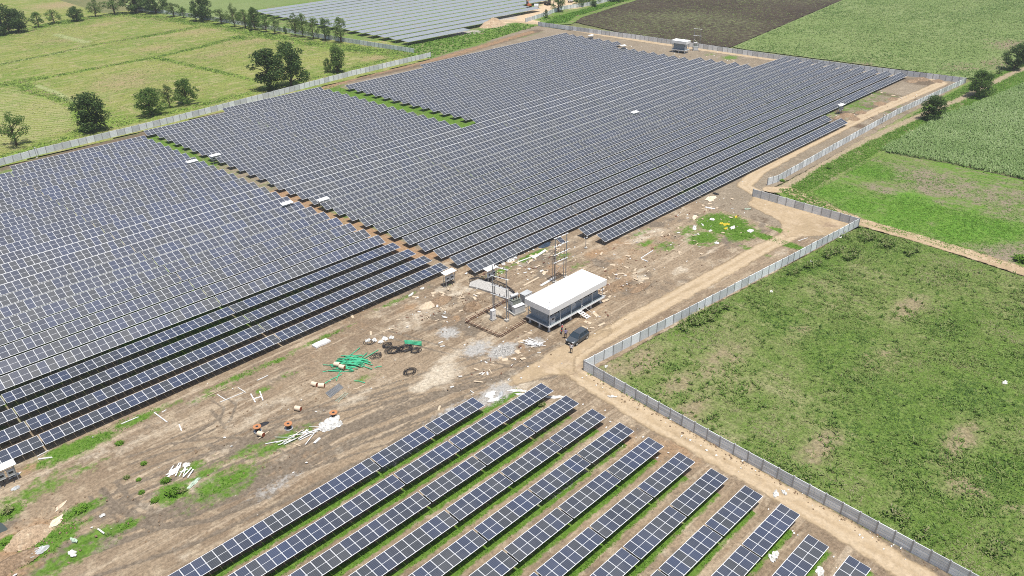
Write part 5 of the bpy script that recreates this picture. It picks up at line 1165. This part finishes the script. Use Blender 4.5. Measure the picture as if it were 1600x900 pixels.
# scattered boards: (u1,v1)-(u2,v2), width, material
LB = [((190, 663), (216, 652), .14, M_sheetw, 'white batten on the soil edge beside the low solar row'), ((241, 645), (261, 660), .16, M_sheetw, 'white batten pointing at the wheel ruts'), ((253, 645), (260, 641), .12, M_sheetw, 'short white stick north of the batten'), ((280, 664), (284, 674), .18, M_sheetw, 'short upright lying white lath near the grey patch'),
      ((60, 718), (82, 715), .2, M_sheetw, 'white board beside the muddy sheet at the bare strip'), ((58, 714), (76, 704), .10, M_sheetw, 'thin white lath at the shade edge'), ((324, 620), (355, 606), .08, M_wood, 'long thin lath parallel to the low row'), ((344, 629), (380, 614), .10, M_sheetw, 'thin white rod near the timber frame'), ((372, 606), (384, 614), .10, M_sheetw, 'white stick crossing the soil by the frame'), ((340, 617), (352, 625), .12, M_sheetw, 'white stick angled to the thin rod'), ((402, 595), (419, 587), .12, M_sheetw, 'white lath left of the green pipes'),
      ((491, 693), (500, 685), .35, M_sheetw, 'white plank south of the scrap heap'), ((460, 694), (470, 698), .12, M_wood, 'pale splinter in the grass below the heap'), ((404, 686), (420, 675), .14, M_wood, 'pale lath crossing the red drum'), ((153, 827), (163, 834), .18, M_sheetw, 'white tube piece in the green weeds'), ((718, 468), (726, 452), .10, M_wood, 'long pale lath near the pit'), ((731, 441), (739, 447), .14, M_wood, 'short pale board below the shelters'), ((706, 436), (713, 441), .10, M_wood, 'pale stick beside the west shelter'),
      ((557, 608), (570, 602), .14, M_wood, 'pale stick right of the steel channels'), ((552, 609), (561, 607), .14, M_wood, 'pale board beside the ladder'), ((685, 537), (692, 534), .2, M_sheetw, 'white brick shaped piece by the coil tail'), ((688, 542), (695, 541), .2, M_sheetw, 'second white piece by the coil tail'), ((833, 404), (853, 391), .55, M_sheetw, 'long white bundle behind the twin poles'), ((806, 411), (838, 399), .25, M_sheetw, 'pale sheet strip behind the twin poles'), ((818, 447), (842, 434), .4, M_wood, 'pale beam at the back of the control building'), ((845, 447), (868, 433), .5, M_sheetw, 'white beam against the back of the control building'),
      ((1102, 324), (1117, 327), .5, M_sheetw, 'white pipe section at the corner of the debris yard'), ((1001, 404), (1020, 392), .16, M_lgrey, 'grey metal strip lying on the muddy ruts'), ((1002, 405), (1012, 409), .2, M_lgrey, 'bent grey metal strip end'), ((976, 381), (988, 381), .3, M_wood, 'pale board below the short rows'), ((937, 462), (950, 455), .2, M_wood, 'pale splinter right of the control building'), ((935, 510), (945, 505), .45, M_wood, 'pale plank behind the parked car'), ((928, 490), (934, 495), .7, M_wood, 'pale plywood piece by the stair'), ((1247, 377), (1262, 372), .12, M_sheetw, 'white hose piece by the fence on the road'), ((1312, 372), (1324, 367), .35, M_sheetw, 'white cloth strip outside the fence')]
for (a, b_, w_, mt, lab) in LB:
    A, B = G(*a), G(*b_); d = B-A; board(0, 0, d.length, w_, .09, math.atan2(d.y, d.x), mt, lab, 'board', pos=(A+B)/2)
# white scrap heap between the reels
_a, _b = G(430, 690), G(510, 662); HEAP = math.degrees(math.atan2(_b.y-_a.y, _b.x-_a.x))
for i in range(30):
    f = rn.random(); u = 432+f*80+rn.gauss(0, 4); v = 692-f*22+rn.gauss(0, 3.0)
    board(u, v, rn.uniform(.9, 3.2), rn.uniform(.05, .15), .05, R(HEAP+rn.gauss(0, 15)), rn.choice([M_white, M_sheetw, M_lgrey, M_sheetw, M_wood]), 'white batten in the long scrap heap between the reels', 'board', 'battens of the scrap heap', z=rn.random()*.25)
for i, (u, v, rx, ry) in enumerate([(515, 660, 1.1, .8), (524, 656, .9, .6), (506, 672, .8, .6), (518, 668, .8, .6), (530, 664, .6, .5), (502, 665, .6, .4)]):
    sheet_scrap(u, v, rx, ry, M_sheetw, 'crumpled white sheet on the east end of the scrap heap', 'sheet', .45, i+3, i*.9)['group'] = 'white sheets of the scrap heap'
# white scrap frame in the west
for i in range(11):
    board(283+rn.gauss(0, 8), 738+rn.gauss(0, 4.5), rn.uniform(.8, 2.4), rn.uniform(.08, .2), .06, R(rn.uniform(-10, 60)), M_white, 'white batten of the small scrap pile above the leafy shrub', 'board', 'battens of the small scrap pile', z=rn.random()*.12)
sheet_scrap(271, 737, .9, .5, M_sheetw, 'white torn sheet left of the small scrap pile', seed=31); sheet_scrap(292, 727, .5, .4, M_sheetw, 'small white sheet north of the scrap pile', seed=32); sheet_scrap(303, 756, 1.2, .35, mlg, 'pale green sheet strip beside the scrap pile', seed=33, ang=.4)
# white pipes by the control building
for i in range(16):
    p = G(834, 538); tag(MB().mat(M_white).tube([(-1.1, 0, 0), (1.1, 0, 0)], .045, 6).build('plastic_pipe', None, (p.x+rn.gauss(0, .35), p.y+rn.gauss(0, .4), .06+rn.random()*.25), (rn.gauss(0, .05), rn.gauss(0, .04), R(-62+rn.gauss(0, 22)))), 'white pipe in the pile left of the control building', 'pipe', 'white pipes by the building')
# sheets along the ends of the first low rows
for (u, v, rx, ry, sd_, a, lab) in [(766, 617, .9, .7, 51, .3, 'large white torn sheet west of the first low table'), (772, 625, 1.0, .5, 52, -.5, 'white sheet tail beside the first low table'), (782, 618, 1.2, .3, 53, .5, 'grey white strip between the torn sheets'), (810, 611, 1.4, .35, 54, -.9, 'white board like sheet behind the first long low row'), (818, 617, 1.3, .3, 55, -.9, 'second white board like sheet behind the low row'), (865, 621, 1.4, .3, 57, -.7, 'white strip between the first two road ends'), (1212, 773, .55, .35, 58, 0, 'white rag beside the ninth low row'), (1225, 770, .5, .3, 59, 1, 'second white rag beside the ninth low row'),
        (1212, 867, .7, .35, 60, .4, 'white sheet between the last low rows'), (1206, 872, .6, .3, 61, 1, 'pale sheet near the last low rows'), (1282, 893, .7, .5, 62, .4, 'white triangular sheet at the last low table'), (1212, 768, .3, .2, 63, 0, 'white scrap on the road edge'), (956, 620, .7, .25, 64, -.8, 'white slab piece at the fence corner road edge'), (957, 595, .3, .3, 65, 0, 'white rag near the fence corner'), (947, 573, .35, .25, 66, 0, 'white block inside the weedy field corner'),
        (60, 862, 1.2, .6, 67, .3, 'grey torn sack on the orange soil heap'), (88, 816, 1.2, .5, 68, .5, 'pale sand patch sheet in the weeds'), (113, 865, .4, .6, 69, .2, 'white net sack end in the weeds'), (116, 845, .3, .7, 70, .3, 'tangled green net in the weeds'), (160, 806, .4, .25, 71, 0, 'white bag fragments beside the curved rut'), (95, 791, .9, .25, 72, .5, 'pinkish cloth strip by the water pit'), (25, 743, .8, .25, 73, .2, 'white sack under the western shelter'), (25, 763, .5, .35, 74, 0, 'round grey stone sack on the bare strip'), (4, 891, .5, .3, 75, 0, 'white scrap at the lower soil heap'),
        (852, 384, 1.8, .9, 76, .1, 'dark blue tarpaulin under the table edge'), (1110, 311, 1.8, 1.1, 77, .2, 'pinkish tarpaulin heap by the short rows'), (1118, 303, .5, .8, 78, 0, 'black sheet standing beside the pinkish tarpaulin'), (1085, 356, 1.4, .5, 79, .5, 'white film trailing through the debris yard'), (1113, 343, .6, .6, 80, 0, 'white plastic heap in the debris yard'), (1172, 361, 1.0, .6, 81, 0, 'white bag pile at the yard grass edge'), (1145, 356, 1.0, .5, 82, .2, 'white bags beside the yellow bags'), (1120, 380, .5, .5, 83, 0, 'small white rag in the yard grass'), (1110, 361, .5, .3, 84, 0, 'white scrap between film and yellow bags'),
        (1085, 340, 1.6, .4, 85, .5, 'pale cardboard strip at the edge of the yard'), (1168, 327, .8, .3, 86, -.6, 'green and white scraps at the road edge'), (1267, 409, .4, .3, 87, 0, 'white bag outside the fence near the bushes'), (1205, 456, .4, .3, 88, 0, 'white bag in the weeds outside the fence'), (1570, 598, .6, .3, 89, 0, 'white sack far inside the weedy field'), (870, 378, .01, .01, 90, 0, 'x'), (660, 451, .5, .3, 91, 0, 'white rags on the dark soil below the rows'), (642, 461, .9, .3, 92, .4, 'pale film below the low rows')]:
    if lab == 'x': continue
    mt = M_blue if 'blue' in lab else M_cable if 'black' in lab else mlg if ('green' in lab) else M_grey if 'grey' in lab else M_cream if ('pinkish' in lab or 'cardboard' in lab or 'sand' in lab) else M_sheetw
    if 'blue' in lab: mt = simple('dark_blue_tarp', (.035, .055, .085), .7, .3, 0, .3, 3)
    sheet_scrap(u, v, rx, ry, mt, lab, seed=sd_, ang=a, h=.15+.14*min(rx, ry))
for i, (u, v) in enumerate([(1127, 350), (1132, 352), (1136, 351), (1134, 358), (1150, 340)]): sheet_scrap(u, v, .5, .3, M_yellow, 'yellow bag lying on the yard grass', 'bag', .35, 100+i, i, 'plastic_bag')['group'] = 'yellow bags in the yard'
# one spare module lying on the ground behind the poles
tag(inst('solar_module', MOD1, None, G(876, 376)+Vector((0, 0, .14)), (R(4), R(2), R(-20))), 'loose dark solar module lying on the ground near the poles', 'solar panel')
# soil heaps, rubble, pit, water
mound(688, 470, 2.0, 1.3, .55, M_mound, 'brown soil heap below the west shelter', 2); mound(668, 478, 1.6, 1.0, .5, M_wood, 'pale brush heap beside the brown soil heap', 3, 'brush_heap', 'brush heap', .9)
mound(738, 480, 1.6, 1.3, .5, M_mound, 'ring of soil around a dug pit', 4, 'pit_rim', 'pit', .4, 0, 1.0); mound(868, 424, 1.8, 1.3, .5, M_mound, 'orange soil heap behind the control building', 6); mound(44, 840, 2.3, 1.6, .75, M_mound2, 'orange sandy soil heap beside the water pit', 7); mound(20, 880, 2.8, 1.2, .5, M_mound, 'low brown soil heap below the sandy heap', 8)
mound(960, 446, 3.0, .8, .45, M_mound, 'dark soil ridge right of the control building', 9); mound(1000, 450, 2.6, .7, .4, M_mound, 'second dark soil ridge toward the road', 10); mound(770, 40, 7, 4, 2.6, M_mound2, 'pale pink sand heap by the far farm entrance', 11)
for i, (u, v, s) in enumerate([(1325, 180, 2.5), (1335, 186, 2), (1312, 184, 2), (1345, 176, 2), (1375, 162, 2.4), (1395, 155, 2), (1440, 124, 3), (1465, 127, 2.4), (1425, 127, 2.2), (1310, 194, 1.6)]):
    mound(u, v, s, s*.7, .5, M_mound, 'dark soil heap among the debris east of the array', 20+i, n=18)['group'] = 'soil heaps east of the array'
def rubble(u, v, rx, ry, n, mat, name, label, smin=.06, smax=.22, seed=1):
    q = np.random.default_rng(seed); p = G(u, v); b = MB().mat(mat)
    for i in range(n):
        a = q.uniform(0, 2*PI); r = math.sqrt(q.uniform(0, 1)); s = q.uniform(smin, smax)
        b.box((p.x+rx*r*math.cos(a), p.y+ry*r*math.sin(a), s*.3), (s*q.uniform(.7, 1.5), s, s*q.uniform(.5, 1)), (q.uniform(-.4, .4), q.uniform(-.4, .4), q.uniform(0, 3)), .75)
    return tag(b.build(name), label, None, None, 'stuff')
rubble(788, 550, 1.7, 1.1, 260, M_rubble, 'rubble', 'grey broken stone spread left of the white pipes', .08, .26, 1)
rubble(785, 405, 3.0, 2.0, 160, M_sheetw, 'broken_board_pieces', 'pale broken pieces spread behind the twin poles', .1, .45, 2)
# water in the pit at the left edge
P_w = GL([(-40, 822), (-10, 812), (4, 818), (12, 826), (6, 838), (-10, 846), (-45, 846)])
gw = MG('pit_water'); gw.base((.06, .075, .07), .08, .5)
me = bpy.data.meshes.new('pit_water'); me.from_pydata([(x, y, .012) for x, y in P_w], [], [tuple(range(len(P_w)))]); me.materials.append(gw.m); tag(inst('pit_water', me), kind='structure')
# litter too small to pick apart
def litter():
    q = np.random.default_rng(5); V = []; Fq = []
    pts = []
    for a, b_, n, sp in [((912, 590), (1500, 912), 170, .8), ((1060, 360), (1200, 340), 60, 5), ((1300, 190), (1420, 140), 110, 4), ((860, 610), (1330, 890), 130, 1.2), ((560, 560), (860, 430), 110, 6), ((900, 430), (1080, 380), 80, 5), ((740, 400), (860, 430), 90, 3), ((60, 850), (420, 700), 60, 6), ((380, 640), (620, 600), 60, 4), ((900, 60), (1200, 92), 70, 2), ((940, 64), (1160, 88), 50, 4), ((500, 140), (660, 100), 30, 2), ((730, 520), (860, 560), 60, 4), ((920, 480), (990, 440), 40, 4), ((1090, 320), (1190, 290), 20, 3), ((700, 605), (840, 600), 40, 2)]:
        A, B = G(*a), G(*b_)
        for i in range(int(n*.35)):
            f = q.uniform(0, 1); p = A.lerp(B, f); pts.append((p.x+q.normal(0, sp), p.y+q.normal(0, sp)))
    for (x, y) in pts:
        s = .05+.2*q.uniform(0, 1)**2.2; k = len(V); n = 5
        for j in range(n): a = 2*PI*j/n+q.uniform(-.3, .3); r = s*q.uniform(.5, 1.2); V.append((x+r*math.cos(a), y+r*math.sin(a)*.7, .02+q.uniform(0, .08)))
        Fq.append(tuple(range(k, k+n)))
    me = bpy.data.meshes.new('litter'); me.from_pydata(V, [], Fq); me.materials.append(M_sheetw); me.update(); tag(inst('litter', me), 'small white scraps scattered over the soil and road edges', None, None, 'stuff')
litter()
def scraps(name, label, mat, zones, seed, smin, smax):
    q = np.random.default_rng(seed); b = MB().mat(mat)
    for (u, v, rx, ry, n) in zones:
        p = G(u, v)
        for i in range(n):
            x = p.x+q.normal(0, rx); y = p.y+q.normal(0, ry); L = smin+(smax-smin)*q.uniform(0, 1)**2; W = L*q.uniform(.12, .6); a = q.uniform(0, PI); t = q.uniform(.02, .06)
            if any(abs(x-cx) < hx and abs(y-cy) < hy for cx, cy, hx, hy in ((82.3, 70.2, 7, 3), (77.2, 63.6, 2.4, 1.3))): continue
            b.box((x, y, t+.02), (L, W, t), (q.uniform(-.12, .12), q.uniform(-.2, .2), a), q.uniform(.8, 1))
    tag(b.build(name), label, None, None, 'stuff')
YZ = [(830, 405, 5, 3, 40), (900, 440, 4, 3, 26), (960, 440, 6, 2.5, 50), (790, 560, 5, 2, 24), (700, 470, 6, 3, 34), (870, 400, 4, 3, 24), (1050, 370, 6, 4, 26), (1100, 335, 5, 4, 30), (640, 500, 6, 3, 14), (930, 500, 2.5, 1.2, 10), (760, 440, 4, 2, 20), (1320, 182, 3, 9, 40), (1400, 150, 3, 10, 24), (1000, 80, 3, 10, 26), (1140, 92, 3, 8, 20)]
scraps('timber_scraps', 'pale timber offcuts strewn around the control building yard', M_wood, YZ, 3, .25, 1.3)
scraps('white_scraps', 'white board and packaging scraps strewn around the yard', M_sheetw, [(a, b_, c, d, int(n*.6)) for a, b_, c, d, n in YZ], 4, .18, .8)
scraps('rusty_scraps', 'rusty metal and brick scraps strewn around the yard', M_rust, [(a, b_, c, d, n//2) for a, b_, c, d, n in YZ], 5, .2, .9)
rubble(1080, 690, 1, 1, 3, M_wood, 'soil_clods', 'brown clods and pale stones along the road edge', .05, .1, 9)
def clods():
    q = np.random.default_rng(8); b = MB().mat(M_mound)
    for a, b_, n, sp in [((915, 588), (1520, 920), 260, .4), ((0, 880), (500, 690), 120, 3), ((500, 620), (860, 470), 120, 5), ((900, 440), (1060, 380), 220, 3), ((700, 430), (860, 410), 160, 3), ((920, 460), (1010, 445), 160, 1.6), ((680, 470), (760, 480), 120, 2.5), ((30, 850), (100, 800), 120, 2), ((1300, 190), (1400, 150), 90, 3), ((250, 690), (420, 640), 80, 4)]:
        A, B = G(*a), G(*b_)
        for i in range(n):
            p = A.lerp(B, q.uniform(0, 1)); s = .05+.17*q.uniform(0, 1)**2; b.box((p.x+q.normal(0, sp), p.y+q.normal(0, sp), s*.25), (s*1.4, s, s*.7), (q.uniform(-.4, .4), q.uniform(-.4, .4), q.uniform(0, 3)), .7)
    tag(b.build('clods'), 'brown earth clods along ruts and road edges', None, None, 'stuff')
clods()
# ------------------------------------------------------------------ vehicles at the far farm
def far_truck(u, v, rz, label, col):
    t = empty('truck', G(u, v), rz, label, 'truck'); pm = simple('truck_paint', col, .5, .4)
    MB().mat(pm).loft([[(-2.6, -.95, .7), (-2.6, .95, .7), (-2.6, .85, 1.5), (-2.6, -.85, 1.5)], [(-1.9, -1, .6), (-1.9, 1, .6), (-1.9, .85, 2.2), (-1.9, -.85, 2.2)], [(-.9, -1, .6), (-.9, 1, .6), (-.9, .88, 2.2), (-.9, -.88, 2.2)]]).build('cab', t)
    MB().mat(M_glass).box((-2.30, 0, 1.75), (.12, 1.5, .5), (0, R(-28), 0)).build('windscreen', t)
    b = MB().mat(pm).box((1.0, 0, .95), (3.6, 2.0, .12))
    for s in (-1, 1): b.box((1.0, s*.97, 1.3), (3.6, .06, .6))
    b.box((2.77, 0, 1.3), (.06, 1.88, .6)).build('bed', t)
    for x in (-1.8, 1.8):
        for s in (-1, 1): w_ = MB().mat(M_black).tube([(x, s*.75, .42), (x, s*1.0, .42)], .42, 12).build('wheel', t); MB().mat(M_grey).tube([(x, s*1.0, .42), (x, s*1.02, .42)], .2, 8).build('rim', w_)
far_truck(838, 13, R(40), 'pale truck parked by the far farm entrance', (.62, .64, .66)); far_truck(893, 3, R(20), 'white truck among materials behind the verge fence', (.7, .7, .7)); far_truck(912, 2, R(60), 'dark truck among materials behind the verge fence', (.06, .06, .08))
def digger(u, v, rz, label, col):
    t = empty('excavator', G(u, v), rz, label, 'excavator'); pm = simple('digger_paint', col, .5, .4)
    for s in (-1, 1): MB().mat(M_black).loft([[(-1.5, s*.9-.25, .25), (-1.5, s*.9+.25, .25), (-1.5, s*.9+.25, .6), (-1.5, s*.9-.25, .6)], [(-1.2, s*.9-.25, 0), (-1.2, s*.9+.25, 0), (-1.2, s*.9+.25, .8), (-1.2, s*.9-.25, .8)], [(1.2, s*.9-.25, 0), (1.2, s*.9+.25, 0), (1.2, s*.9+.25, .8), (1.2, s*.9-.25, .8)], [(1.5, s*.9-.25, .25), (1.5, s*.9+.25, .25), (1.5, s*.9+.25, .6), (1.5, s*.9-.25, .6)]]).build('track', t)
    MB().mat(pm).box((-.3, 0, 1.35), (2.6, 2.0, .8), None, .92).build('house', t); MB().mat(M_glass).box((.5, .5, 2.2), (1.1, .9, 1.1), None, .85).build('cab', t)
    MB().mat(pm).tube([(.9, -.2, 1.4), (2.4, -.2, 3.6), (4.2, -.2, 3.0)], [.25, .2, .14], 6).build('boom', t); MB().mat(pm).tube([(4.2, -.2, 3.1), (4.6, -.2, 1.0)], .13, 6).build('arm', t); MB().mat(M_dark).box((4.4, -.2, .7), (.6, .9, .7), (0, .4, 0), .7).build('bucket', t)
digger(856, 8, R(-100), 'dark excavator standing on bare soil near the far rows', (.10, .08, .06)); digger(826, 12, R(60), 'orange machine at the end of a far solar row', (.45, .13, .04))
# ================================================================== air
hz = bpy.data.materials.new('haze_air'); hz.use_nodes = True; ht = hz.node_tree
for nd in list(ht.nodes):
    if nd.type == 'BSDF_PRINCIPLED': ht.nodes.remove(nd)
pv = ht.nodes.new('ShaderNodeVolumePrincipled'); pv.inputs['Color'].default_value = (.90, .95, 1.0, 1); pv.inputs['Density'].default_value = .00020; pv.inputs['Anisotropy'].default_value = .2
ht.links.new(pv.outputs[0], ht.nodes['Material Output'].inputs['Volume'])
b = MB().mat(hz).box((850, 1000, 34), (3520, 3220, 72)); tag(b.build('haze'), kind='stuff')
